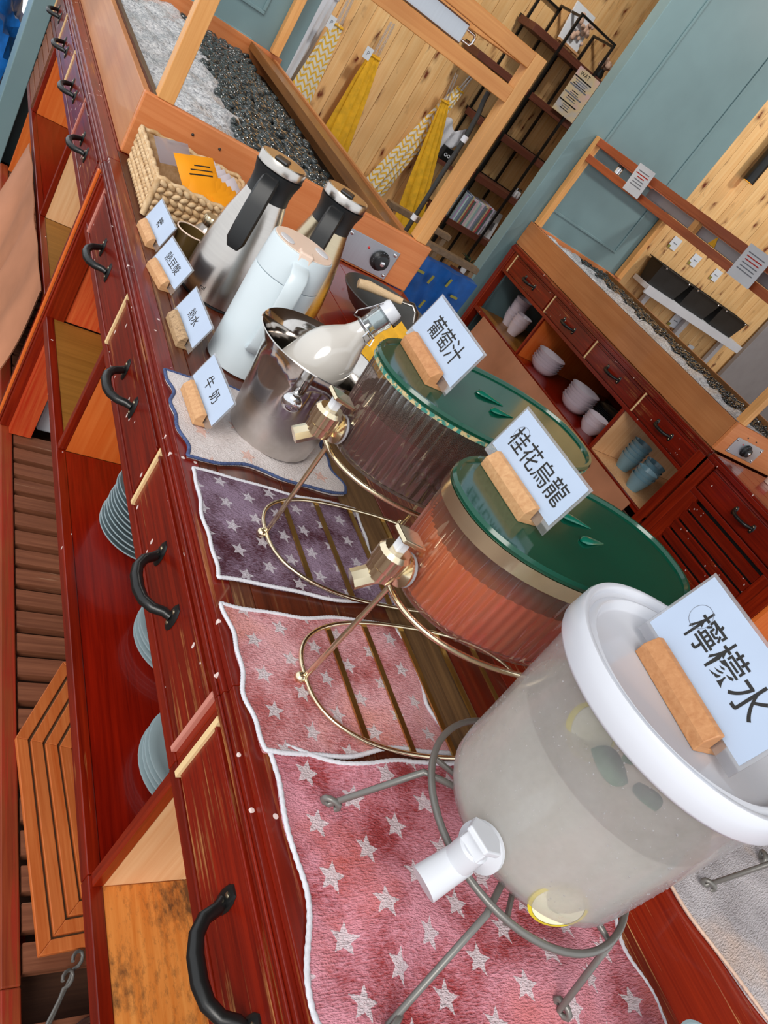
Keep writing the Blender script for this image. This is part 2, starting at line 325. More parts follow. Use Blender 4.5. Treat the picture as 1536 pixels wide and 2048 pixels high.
# ------------------------------------------------------------------ mesh helpers
class MB:
    def __init__(s): s.v = []; s.f = []
    def mark(s): return len(s.v)
    def xf(s, M, a=0):
        for i in range(a, len(s.v)): s.v[i] = tuple(M @ Vector(s.v[i]))
        return s
    def box(s, x0, x1, y0, y1, z0, z1):
        b = len(s.v)
        s.v += [(x0, y0, z0), (x1, y0, z0), (x1, y1, z0), (x0, y1, z0), (x0, y0, z1), (x1, y0, z1), (x1, y1, z1), (x0, y1, z1)]
        s.f += [tuple(b + i for i in q) for q in ((0, 3, 2, 1), (4, 5, 6, 7), (0, 1, 5, 4), (1, 2, 6, 5), (2, 3, 7, 6), (3, 0, 4, 7))]
        return s
    def loft(s, rings, cap0=True, cap1=True, wrap=False):
        b = len(s.v); n = len(rings[0])
        for r in rings: s.v += [tuple(p) for p in r]
        m = len(rings)
        for j in range(m if wrap else m - 1):
            j2 = (j + 1) % m
            for i in range(n):
                i2 = (i + 1) % n
                s.f.append((b + j * n + i, b + j * n + i2, b + j2 * n + i2, b + j2 * n + i))
        if not wrap:
            if cap0: s.f.append(tuple(b + i for i in reversed(range(n))))
            if cap1: s.f.append(tuple(b + (m - 1) * n + i for i in range(n)))
        return s
    def tube(s, pts, r, n=8, closed=False, flat=1.0):
        pts = [Vector(p) for p in pts]; m = len(pts); rings = []; up = None
        for i in range(m):
            a = pts[i - 1] if (i or closed) else pts[i]; c = pts[(i + 1) % m] if (i < m - 1 or closed) else pts[i]
            t = (c - a).normalized()
            if up is None:
                up = Vector((0, 0, 1)) if abs(t.z) < .9 else Vector((1, 0, 0))
            side = t.cross(up).normalized(); up = side.cross(t).normalized()
            rr = r[i] if isinstance(r, (list, tuple)) else r
            rings.append([pts[i] + side * (rr * cos(2 * pi * k / n)) + up * (rr * flat * sin(2 * pi * k / n)) for k in range(n)])
        return s.loft(rings, wrap=closed)
    def lathe(s, prof, n=32, c=(0, 0), cap0=True, cap1=True, flute=0, nf=0):
        rings = []
        for r, z in prof:
            rings.append([(c[0] + r * (1 + (flute * cos(nf * 2 * pi * k / n) if nf else 0)) * cos(2 * pi * k / n),
                           c[1] + r * (1 + (flute * cos(nf * 2 * pi * k / n) if nf else 0)) * sin(2 * pi * k / n), z) for k in range(n)])
        return s.loft(rings, cap0, cap1)
    def prism(s, poly, z0, z1):
        return s.loft([[(x, y, z0) for x, y in poly], [(x, y, z1) for x, y in poly]])
    def ball(s, c, r, n=12, m=8, sq=(1, 1, 1)):
        rings = []
        for j in range(1, m):
            t = pi * j / m
            rings.append([(c[0] + sq[0] * r * sin(t) * cos(2 * pi * k / n), c[1] + sq[1] * r * sin(t) * sin(2 * pi * k / n), c[2] - sq[2] * r * cos(t)) for k in range(n)])
        return s.loft(rings)
    def mesh(s, name, smooth=None):
        me = bpy.data.meshes.new(name); me.from_pydata(s.v, [], s.f); me.validate(); me.update()
        if smooth is not None:
            me.polygons.foreach_set('use_smooth', [True] * len(me.polygons)); me.set_sharp_from_angle(angle=radians(smooth))
        return me

def link(o, parent=None):
    COL.objects.link(o)
    if parent is not None: o.parent = parent
    return o
def tag(o, label, cat, group=None):
    o['label'] = label; o['category'] = cat
    if group: o['group'] = group
    return o
def obj(name, mb, mat, parent=None, bevel=0, smooth=None, loc=None, label=None, cat=None, group=None, kind=None, rot=None):
    me = mb if isinstance(mb, bpy.types.Mesh) else mb.mesh(name, smooth)
    m = MT[mat] if isinstance(mat, str) else mat
    if not me.materials: me.materials.append(m)
    o = link(bpy.data.objects.new(name, me), parent)
    if loc: o.location = loc
    if rot: o.rotation_euler = rot
    if bevel:
        b = o.modifiers.new('bevel', 'BEVEL'); b.width = bevel; b.segments = 2; b.limit_method = 'ANGLE'; b.angle_limit = radians(40)
    if label: o['label'] = label
    if cat: o['category'] = cat
    if group: o['group'] = group
    if kind: o['kind'] = kind
    return o
def thing(name, label, cat, loc=(0, 0, 0), rotz=0, group=None, rot=None):
    o = link(bpy.data.objects.new(name, None)); o.empty_display_size = .05
    o.location = loc; o.rotation_euler = rot or (0, 0, rotz); tag(o, label, cat, group); return o
def dup(root, loc, label=None, rotz=None, group=None):
    def cp(o, parent):
        c = o.copy(); COL.objects.link(c); c.parent = parent
        for ch in o.children: cp(ch, c)
        return c
    r = cp(root, None); r.location = loc
    if rotz is not None: r.rotation_euler.z = rotz
    if label: r['label'] = label
    if group: r['group'] = group
    return r
def B(*a): return MB().box(*a)
def txt(body, size):
    c = bpy.data.curves.new('lettering', 'FONT'); c.body = body; c.size = size; c.align_x = 'CENTER'; c.align_y = 'CENTER'; c.offset = size * .004
    o = bpy.data.objects.new('lettering_tmp', c); COL.objects.link(o)
    me = bpy.data.meshes.new_from_object(o.evaluated_get(bpy.context.evaluated_depsgraph_get()))
    bpy.data.objects.remove(o); bpy.data.curves.remove(c); me.materials.clear(); return me

# ------------------------------------------------------------------ the setting
W = .88                       # worktop height
obj('floor', B(-3, 9, -3, 6, -.06, 0), 'floor', kind='structure')

obj('added_ceiling', B(-.7, 8.6, -.9, 5.5, 3.6, 3.7), 'added_ceil', kind='structure')  # invented roof, out of view, added so daylight enters from the sides
obj('added_side_wall', B(8.5, 8.6, -.9, 5.5, 0, 5.2), 'pine', kind='structure')  # invented wall, out of view, added to shape light and reflections

def plank_wall(name, x0, x1, y, z0, z1, pw, skip=None):
    base = obj(name, B(x0, x1, y + .012, y + .12, z0, z1), 'pine', kind='structure')
    n = int((x1 - x0) / pw); pl = B(.0012, pw - .0012, 0, .014, z0, z1).mesh('plank')
    for i in range(n):
        obj('plank', pl, 'pine', base, loc=(x0 + i * pw, y + random.uniform(-.001, .001), 0))
    return base
plank_wall('wall_back', .6, 8.5, 5.3, 0, 5.2, .1)
plank_wall('wall_far', 4.19, 5.96, 4.24, .4, 3.6, .1)

def partition(name, x0, x1, y0, y1, post=True):
    b = obj(name, B(x0, x1, y0, y1, 0, 3.1), 'teal', kind='structure', bevel=.004)
    def panel(a, c, z0, z1):
        m = MB(); wd = .016
        for q in ((a, c, z0, z0 + wd), (a, c, z1 - wd, z1)): m.box(q[0], q[1], y0 - .008, y0, q[2], q[3])
        for q in ((a, a + wd), (c - wd, c)): m.box(q[0], q[1], y0 - .008, y0, z0 + wd, z1 - wd)
        obj('moulding', m, 'teal', b, bevel=.003)
    panel(x0 + .2, x1 - .21, 1.15, 3.0); panel(x0 + .2, x1 - .21, .2, 1.04)
    return b
pr = partition('wall_right', 3.12, 4.18, 4.1, 4.19)
pl_ = partition('wall_left', .36, 1.44, 4.06, 4.15)
obj('trim_1', B(.345, .421, 3.86, 4.055, 0, 3.1), 'teal', kind='structure', bevel=.003)
obj('trim_2', B(4.182, 4.235, 4.17, 4.23, .4, 1.52), 'beam_tan', kind='structure', bevel=.003)
obj('door_1', B(5.965, 7.4, 4.2, 4.24, .2, 3.0), 'greypanel', kind='structure', bevel=.003)

# ------------------------------------------------------------------ cabinets
def handle_mesh():
    m = MB(); P = [(-.004, .058, 0), (-.012, .05, 0), (-.026, .044, -.002), (-.036, .03, -.004), (-.04, .012, -.005), (-.04, -.012, -.005), (-.036, -.03, -.004), (-.026, -.044, -.002), (-.012, -.05, 0), (-.004, -.058, 0)]
    m.tube(P, [.006, .007, .0075, .008, .0088, .0088, .008, .0075, .007, .006], 10)
    for s in (-1, 1):
        a = m.mark(); m.ball((0, 0, 0), 1, 12, 6)
        m.xf(Matrix.Translation((-.001, s * .058, 0)) @ Matrix.Diagonal((.0045, .0118, .0235, 1)), a)
    nf = len(m.f)
    for s in (-1, 1):
        for q in (-1, 1): m.ball((-.0047, s * .058, q * .0105), .0034, 8, 5, (.5, 1, 1))
    me = m.mesh('handle', 50); me.materials.append(MT['black']); me.materials.append(MT['steel2'])
    for p in me.polygons:
        if p.index >= nf: p.material_index = 1
    return me
HANDLE = handle_mesh()
def drawer(parent, ya, yb, mat='mahog_n', strip=('strip_pale', None), z0=.73, z1=.843, far=False):
    """drawer front with its bow handle; strip = bare wood slips at the far and near side"""
    m = MB().box(.004, .02, ya, yb, z0, z1); m.box(-.0005, .004, ya + .003, yb - .003, z0 + .004, z1 - .016)
    m.box(-.0035, .004, ya + .003, yb - .003, z1 - .013, z1 - .008)
    d = obj('drawer', m, mat, parent, bevel=.0012)
    yc = (ya + yb) / 2
    h = obj('handle', HANDLE, 'black', d, loc=(0, yc, (z0 + z1) / 2 - .003))
    if strip[0]: obj('edge_strip', B(-.0045, .004, yb - .004, yb + .004, z0, z1), strip[0], d)
    if strip[1]: obj('edge_strip', B(-.0045, .004, ya - .004, ya + .003, z0, z1), strip[1], d)
    return d
SLATM = B(.034, .90, 0, .046, .046, .066).mesh('rack_slat')
def cabinet(name, label, loc, y0, y1, drawers, dividers, floors, posts, D=.93, group=None, strips=None, rack=True, dmat='mahog_n'):
    t = thing(name, label, 'cabinet', loc, group=group)
    m = MB().box(-.006, .03, y0, y1, .846, .868); m.box(0, .03, y0, y1, .868, W); m.box(-.009, -.006, y0, y1, .853, .861)
    obj('top_rail', m, 'mahog_n', t, bevel=.0015)
    obj('drawer_rail', B(0, .028, y0, y1, .708, .728), 'mahog', t, bevel=.0015)
    obj('shelf_lip', B(-.002, .018, y0, y1, .42, .446), 'mahog', t, bevel=.002)
    prev = y0
    for i, (a, b) in enumerate(drawers):
        if a - prev > .004: obj('stile', B(.002, .028, prev, a - .003, .7285, .8455), 'mahog_z', t, bevel=.001)
        drawer(t, a, b, dmat, strip=(strips[i] if strips else ('strip_pale', None))); prev = b + .003
    if y1 - prev > .006: obj('stile', B(.002, .028, prev, y1, .7285, .8455), 'mahog_z', t, bevel=.001)
    for y, mt in dividers:
        obj('divider', B(.019, D - .02, y, y + .016, .445, .845), mt, t)
        obj('divider_edge', B(.003, .0185, y - .001, y + .017, .447, .7075), 'mahog_z', t, bevel=.001)
    for a, b, mt in floors: obj('shelf_board', B(.0185, D - .02, a, b, .425, .444), mt, t)
    obj('back_panel', B(D - .018, D, y0 + .004, y1 - .004, .07, .845), 'mahog_x', t)
    for y in posts:
        p = MB().box(-.004, .045, y, y + .05, .068, .8455)
        if y + .05 > y1 - .06: p.box(-.008, -.004, y + .012, y + .02, .068, .8455)
        obj('post', p, 'ply_red' if False else 'mahog_z', t, bevel=.003)
    if rack:
        obj('front_beam', B(-.002, .03, y0, y1, .03, .068), 'beam', t, bevel=.003)
        obj('back_beam', B(D - .05, D - .02, y0, y1, .03, .045), 'beam', t)
        yy = y0 + .02
        while yy < y1 - .05:
            obj('rack_slat', SLATM, 'slat', t, loc=(0, yy, random.uniform(-.001, .001))); yy += .066
        for y in (y0 + .05, y1 - .1):
            obj('foot', B(.002, .05, y, y + .05, 0, .03), 'mahog_z', t)
    return t

XF = .422
PS, PK = 'strip_pale', 'strip_pink'
cabinet('buffet_cabinet', 'mahogany buffet cabinet with one worn drawer over a mouldy plywood bay', (XF, 0, 0), -.5, .481,
        [(-.44, -.02), (.005, .462)], [(.4645, 'ply_peach')], [(-.5, .4635, 'ply_mould')], [-.5], strips=[(PS, None), (PS, None)], dmat='mahog_w')
cabinet('buffet_cabinet', 'long mahogany drinks cabinet with three drawers and plate stacks on its shelf', (XF, 0, 0), .4815, 2.0,
        [(.496, .934), (.95, 1.4), (1.412, 1.888)], [(1.404, 'ply_orange')], [(.4815, 1.403, 'mahog_x'), (1.42, 1.95, 'ply_olive')], [1.95],
        strips=[(PS, PK), (PS, None), (PK, None)])
far_d = [(2.075, 2.515), (2.535, 2.975), (2.995, 3.43), (3.45, 3.85)]
cabinet('buffet_cabinet', 'far mahogany cabinet under the ice trough, beside the teal pillar', (XF, 0, 0), 2.0025, 3.858,
        far_d, [(2.56, 'ply_peach'), (3.5, 'ply_orange')], [(2.0525, 2.559, 'ply_olive'), (2.577, 3.499, 'mahog_x'), (3.517, 3.85, 'mahog_x')], [2.0025],
        strips=[(PK, None), (PS, None), (PS, None), (PS, None)])
c3 = [o for o in bpy.data.objects if o.name.startswith('buffet_cabinet')][2]
obj('door_stile', B(-.003, .016, 3.53, 3.555, .447, .7065), 'slat', c3)
for i in range(5): obj('louvre', B(-.001, .014, 3.5555, 3.855, .45 + i * .052, .45 + i * .052 + .044), 'slat', c3, bevel=.002)
obj('cheek_panel', B(.03, .16, 3.80, 3.818, .07, .418), 'ply_orange', c3)
# inner cheek of the bay next to the post, facing the camera
c2 = [o for o in bpy.data.objects if o.name.startswith('buffet_cabinet')][1]
obj('cheek_panel', B(.046, .30, 1.955, 1.972, .446, .7), 'ply_red', c2)
obj('cheek_panel', B(.02, .078, 1.92, 1.949, .07, .418), 'ply_red', c2)
obj('bead', B(-.012, -.0045, 1.986, 1.9985, .069, .845), 'ply_orange', c2, bevel=.002)
XR = 3.19
cabinet('buffet_cabinet', 'opposite mahogany cabinet under the trough, with bowls and cups on its shelf', (XR, 0, 0), 2.0, 4.05,
        [(2.045, 2.49), (2.51, 2.97), (2.99, 3.45), (3.47, 3.95)], [(2.53, 'ply_peach'), (3.42, 'ply_orange')],
        [(2.045, 2.529, 'ply_peach'), (2.547, 3.419, 'mahog_x'), (3.437, 4.0, 'ply_olive')], [2.0, 4.0],
        strips=[(PS, None), (PS, None), (PS, None), (PS, None)])
# louvred cabinet next to it
t = thing('louvred_cabinet', 'mahogany cabinet with one drawer above a louvred door of broken slats', 'cabinet', (XR, 0, 0))
m = MB().box(-.006, .03, 1.3, 1.985, .846, .868); m.box(0, .03, 1.3, 1.985, .868, W); obj('top_rail', m, 'mahog', t, bevel=.0015)
obj('post', B(-.004, .05, 1.93, 1.985, .07, .845), 'mahog_z', t, bevel=.003)
obj('post', B(-.004, .05, 1.3, 1.36, .07, .845), 'mahog_z', t, bevel=.003)
drawer(t, 1.375, 1.92, 'mahog', (None, None), .72, .843)
obj('drawer_rail', B(0, .028, 1.36, 1.93, .69, .716), 'mahog', t, bevel=.001)
obj('door_frame', B(0, .025, 1.875, 1.93, .1, .689), 'mahog_z', t, bevel=.001)
obj('door_frame', B(0, .025, 1.36, 1.41, .1, .689), 'mahog_z', t, bevel=.001)
sl = MB().box(-.006, .006, 1.412, 1.873, 0, .046).xf(Matrix.Rotation(radians(-18), 4, 'Y')).mesh('slat')
for i in range(10):
    obj('slat', sl, 'mahog', t, loc=(.012, 0, .125 + i * .056))
obj('backing', B(.06, .07, 1.36, 1.93, .07, .84), 'darkiron', t)
obj('side_board', B(0, .9, 1.28, 1.298, .07, W), 'ply_orange', t)
wt = thing('worktop', 'glossy mahogany worktop over the louvred cabinet across the aisle', 'worktop', (XR, 0, 0))
for i in range(7): obj('plank', B(.031 + i * .13, .158 + i * .13, 1.3, 1.985, .862, W), 'worktop_red', wt, bevel=.001)

# worktop of the drinks counter
wt = thing('worktop', 'long worn brown worktop that carries the drink dispensers', 'worktop', (XF, 0, 0))
cuts = [.0305, .06, .17, .285, .375, .47, .58, .70, .84, .965]
mats = ['edge_worn', 'worktop', 'worktop', 'worktop_worn', 'worktop_scr', 'worktop_red', 'worktop_red', 'worktop_red', 'worktop_red']
for (a, b), mt in zip(zip(cuts, cuts[1:]), mats):
    obj('plank', B(a, b - .0012, -.5, 2.078, .8465 if a < .05 else .8575, W - random.uniform(0, .0006)), mt, wt, bevel=.0012)
wl = thing('ledge_board', 'narrow red ledge in front of the ice trough beyond the basket', 'board', (XF, 0, 0))
obj('board', B(.0305, .0365, 2.0785, 3.858, .847, W), 'mahog', wl); obj('board', B(.037, .9, 2.0785, 3.858, .862, W - .001), 'mahog_x', wl)

# ------------------------------------------------------------------ ice troughs and their frames
def knob_plate(parent, x, y, z0, z1, kx, w=.19):
    pz = (z0 + z1) / 2
    p = obj('control_plate', B(x, x + w, y - .003, y, z0, z1), 'steelplate', parent, bevel=.001)
    m = MB().lathe([(.031, 0), (.031, .006), (.0285, .008), (.024, .012), (.022, .022), (.016, .024)], 28, cap1=True, flute=.03, nf=0)
    m.xf(Matrix.Translation((kx, y - .003, pz)) @ Matrix.Rotation(pi / 2, 4, 'X')); k = obj('knob', m, 'blackplastic', p, smooth=35)
    m = MB()
    for i in range(13):
        a = radians(-40 + i * 20); c, s = cos(a), sin(a)
        m.box(kx + .0265 * c - .0014, kx + .0265 * c + .0014, y - .0122, y - .0105, pz + .0265 * s - .002, pz + .0265 * s + .002)
    obj('dial_mark', m, 'inkgrey', p, kind='stuff')
    m = MB().lathe([(.009, 0), (.008, .003), (.003, .004)], 14).xf(Matrix.Translation((kx, y - .027, pz)) @ Matrix.Rotation(pi / 2, 4, 'X')); obj('knob_cap', m, 'chrome', p, smooth=40)
    sm = MB().ball((0, 0, 0), .006, 10, 6, (1, .6, 1)).mesh('screw', 60)
    for sx in (x + .012, x + w - .012):
        for sz in (z0 + .012, z1 - .012): obj('screw', sm, 'chrome', p, loc=(sx, y - .004, sz))
    obj('pilot_lamp', MB().ball((kx - .055, y - .003, pz + .02), .004, 8, 5), 'red', p, smooth=60)
def trough(label, X, y0, y1, plate, D=.93):
    t = thing('ice_trough', label, 'trough', (X, 0, 0)); zt = 1.035
    obj('front_board', B(0, .018, y0 + .0205, y1, W + .0005, zt), 'tan', t, bevel=.002)
    obj('rim', B(.0182, .026, y0 + .0205, y1, .95, zt + .001), 'edge_worn', t)
    m = MB(); m.v = [(.0265, y0 + .021, 1.026), (.095, y0 + .021, .985), (.095, y0 + .021, .97), (.0265, y0 + .021, .97)] + [(.0265, y1, 1.026), (.095, y1, .985), (.095, y1, .97), (.0265, y1, .97)]
    m.f = [(0, 4, 5, 1), (1, 5, 6, 2), (2, 6, 7, 3), (3, 7, 4, 0), (0, 1, 2, 3), (7, 6, 5, 4)]
    obj('ledge', m, 'ledge', t)
    obj('end_board', B(0, D, y0, y0 + .02, W + .0005, zt + .003), 'tan_x', t, bevel=.004)
    obj('end_board', B(.0265, D, y1 - .02, y1, W + .0005, zt), 'tan_x', t, bevel=.002)
    m = MB(); m.v = [(.765, y0 + .021, 1.033), (.885, y0 + .021, 1.012), (.885, y0 + .021, .995), (.765, y0 + .021, 1.0)] + [(.765, y1 - .021, 1.033), (.885, y1 - .021, 1.012), (.885, y1 - .021, .995), (.765, y1 - .021, 1.0)]
    m.f = [(0, 1, 5, 4), (1, 2, 6, 5), (2, 3, 7, 6), (3, 0, 4, 7), (0, 3, 2, 1), (4, 5, 6, 7)]
    obj('back_rail', m, 'brownply', t, bevel=.001)
    obj('back_board', B(.886, .905, y0 + .021, y1 - .021, W + .0005, 1.02), 'tan', t)
    obj('bed', B(.0265, .885, y0 + .021, y1 - .021, .9, .925), 'darkiron', t)
    knob_plate(t, *plate); 
    sm = MB().ball((0, 0, 0), .004, 8, 5).mesh('screw', 60)
    for sx in (.14, .215): obj('screw', sm, 'darkiron', t, loc=(sx, y0, 1.0 - (sx - .14) * .0))
    return t
trough('ice trough with an orange plywood end board and big dial, behind the thermos jugs', .459, 2.08, 4.055, (.65, 2.08, .887, .982, .79))
trough('ice trough on the opposite cabinet, its board end carrying a dial', 3.227, 2.02, 4.095, (.075, 2.02, .9, .985, .2, .24))

def frame(label, X, y0, y1, xs, mats):
    t = thing('timber_frame', label, 'frame', (X, 0, 0)); a, b = xs; q = .042
    for x, y in ((a, y0), (b, y0), (a, y1), (b, y1)): obj('post', B(x, x + q, y, y + q, 1.0385, 1.625), 'beam_tan', t, bevel=.002)
    for z in (1.482, 1.582):
        for y in (y0, y1): obj('rail', B(a + q, b, y, y + q, z, z + .042), mats[0], t, bevel=.002)
        for x in (a, b): obj('rail', B(x, x + q, y0 + q, y1, z, z + .042), mats[1], t, bevel=.002)
    return t
frame('pale timber frame standing on the ice trough, its rails crossing the pine wall', .459, 2.082, 4.01, (.03, .86), ('beam_tan_x', 'beam_tan_x'))
fr = frame('timber frame on the opposite trough with red-brown rails and taped papers', 3.227, 2.022, 4.05, (.02, .86), ('beam_red_y', 'beam_red_y'))
obj('stub', B(.03, .06, 3.02, 3.06, 1.525, 1.581), 'beam_tan', fr)

def ice_sheet(label, X, y0, y1, xin, edge, lift=0):
    m = MB(); nx, ny = 34, 120; rnd = random.Random(3)
    for j in range(ny + 1):
        y = y0 + (y1 - y0) * j / ny; xe = edge(y) + .03 * sin(y * 17) + .02 * sin(y * 43 + 1) + rnd.uniform(-.012, .012)
        for i in range(nx + 1):
            u = i / nx; x = xin + (xe - xin) * u
            z = lift + .972 + .008 * sin(x * 31 + y * 13) + .006 * sin(y * 37 - x * 20) + rnd.uniform(-.003, .003) - .03 * max(0, u - .86) / .14
            m.v.append((x, y, z))
    for j in range(ny):
        for i in range(nx):
            a = j * (nx + 1) + i; m.f.append((a, a + 1, a + nx + 2, a + nx + 1))
    o = obj('crushed_ice', m, 'ice', smooth=60, loc=(X, 0, 0), kind='stuff', label=label, cat='ice'); return o
ice_sheet('sparkling grey ice spread along the trough behind the thermos jugs', .459, 2.105, 4.03, .09, lambda y: .40 + .05 * (y - 2.4))
ice_sheet('narrow band of melting ice along the opposite trough', 3.227, 2.045, 4.07, .03, lambda y: .46, .042)

PEB = []
for q in range(5):
    rr = random.Random(q); m = MB().ball((0, 0, 0), .0215, 8, 6, (1, .72 + .1 * rr.random(), .5 + .15 * rr.random()))
    m.v = [tuple(c + rr.uniform(-.0018, .0018) for c in p) for p in m.v]; me = m.mesh('pebble', 70); me.materials.append(MT['pebble']); PEB.append(me)
def pebbles(X, y0, y1, xe, x1, n_obj, label, group, near, lift=0):
    rr = random.Random(11); spots = []
    y = y0
    while y < y1:
        x = xe(y) - .02
        while x < x1:
            spots.append((x + rr.uniform(-.008, .008), y + rr.uniform(-.008, .008), lift + .955 + rr.uniform(-.006, .014))); x += .023
        y += .024
    spots.sort(key=near); st = MB()
    for i, (x, y, z) in enumerate(spots):
        e = (rr.uniform(-.5, .5), rr.uniform(-.5, .5), rr.uniform(0, 6)); s = rr.uniform(.75, 1.15)
        if i < n_obj:
            o = bpy.data.objects.new('pebble', PEB[i % 5]); link(o); o.location = (X + x, y, z); o.rotation_euler = e; o.scale = (s, s, s)
            tag(o, label, 'pebble', group)
        else:
            from mathutils import Euler
            me = PEB[i % 5]; a = st.mark(); st.v += [tuple(v.co) for v in me.vertices]; st.f += [tuple(a + k for k in p.vertices) for p in me.polygons]
            st.xf(Matrix.Translation((x, y, z)) @ Euler(e).to_matrix().to_4x4() @ Matrix.Scale(s, 4), a)
    if st.v: obj('pebble_bed', st, 'pebble', smooth=70, loc=(X, 0, 0), kind='stuff', label='mass of wet black pebbles filling the back of the ' + ('trough behind the jugs' if X < 1 else 'opposite trough'), cat='pebbles')
pebbles(.459, 2.12, 4.02, lambda y: .40 + .05 * (y - 2.4), .762, 200, 'small wet black pebble lying in the trough behind the jugs', 'black pebbles in the trough behind the jugs', lambda p: p[1] - .3 * p[0])
pebbles(3.227, 2.06, 4.06, lambda y: .46, .758, 100, 'small wet black pebble lying in the opposite trough', 'black pebbles in the opposite trough', lambda p: p[1] + p[0], .042)

# ------------------------------------------------------------------ towels
def towel(name, label, cx, cy, sx, sy, mat, hem, seed, amp=.004, rotz=0, wob=.006, zoff=0.0):
    """a wrinkled cloth lying on the worktop; local x/y carry the printed pattern"""
    t = thing(name, label, 'towel', (cx, cy, W + zoff), rotz); r = random.Random(seed)
    ph = [r.uniform(0, 6.28) for _ in range(12)]; m = MB(); nx, ny = 60, 50
    def edge(u, v):
        x = (u - .5) * sx; y = (v - .5) * sy
        x += wob * (sin(v * 9 + ph[0]) * .6 + sin(v * 21 + ph[1]) * .4) * (1 if u > .5 else .8) * abs(2 * u - 1) ** 2
        y += wob * (sin(u * 8 + ph[2]) * .7 + sin(u * 17 + ph[3]) * .3) * abs(2 * v - 1) ** 2
        return x, y
    def hz(x, y):
        s = sin(x * 26 + y * 14 + ph[4]) * sin(y * 22 - x * 9 + ph[5]) + .7 * sin(x * 47 - y * 31 + ph[6]) * sin(y * 19 + ph[7])
        d = .8 * sin(x * 16 - y * 33 + ph[8] + 1.4 * sin(x * 12 + ph[9]))
        return max(.0022, .0055 + amp * max(-.9, .55 * s + .45 * abs(d) ** .7 * (1 if d > 0 else -.3)))
    P = {}
    for j in range(ny + 1):
        for i in range(nx + 1):
            x, y = edge(i / nx, j / ny); m.v.append((x, y, hz(x, y)))
    for j in range(ny):
        for i in range(nx):
            a = j * (nx + 1) + i; m.f.append((a, a + 1, a + nx + 2, a + nx + 1))
    n0 = len(m.v)
    for j in range(ny + 1):
        for i in range(nx + 1):
            x, y = edge(i / nx, j / ny); m.v.append((x, y, .0006))
    for i in range(nx):
        for j, o in ((0, 0), (ny, 1)):
            a = j * (nx + 1) + i; q = (a, a + 1, n0 + a + 1, n0 + a); m.f.append(q if o else q[::-1])
    for j in range(ny):
        for i, o in ((0, 1), (nx, 0)):
            a = j * (nx + 1) + i; b = a + nx + 1; q = (a, b, n0 + b, n0 + a); m.f.append(q if o else q[::-1])
    obj('cloth', m, mat, t, smooth=75)
    loop = []
    for i in range(nx): loop.append(edge(i / nx, 0))
    for j in range(ny): loop.append(edge(1, j / ny))
    for i in range(nx, 0, -1): loop.append(edge(i / nx, 1))
    for j in range(ny, 0, -1): loop.append(edge(0, j / ny))
    h = MB(); k = 0; pts = []; rad = []
    for (x, y), (x2, y2) in zip(loop, loop[1:] + loop[:1]):
        for q in (0, .5):
            X, Y = x + (x2 - x) * q, y + (y2 - y) * q
            pts.append((X, Y, max(.004, hz(X, Y) * .9))); rad.append(.0033 if k % 2 else .0026); k += 1
    h.tube(pts, rad, 7, closed=True, flat=.8); obj('hem', h, hem, t, smooth=80)
    return t
towel('towel', 'white cloth with peach stars and blue stitched hem under the ice bucket', .573, .994, .285, .218, 't_white', 'hem_b', 1, .003, radians(1), .01)
towel('towel', 'purple star-patterned towel with a white hem under the gold drip rack', .579, .745, .288, .212, 't_purple', 'hem_w', 2, .002, 0, .004)
towel('towel', 'pink star-patterned towel under the osmanthus oolong stand', .571, .497, .275, .2, 't_pink', 'hem_w', 3, .0045, radians(1), .006)
towel('towel', 'large crumpled rose towel with white stars under the lemonade stand', .645, .165, .43, .44, 't_red', 'hem_w', 4, .012, radians(-4), .014)
towel('towel', 'grey and peach towel spread on the bare red worktop', 1.235, .06, .36, .42, 't_grey', 'hem_p', 5, .006, radians(14), .008)

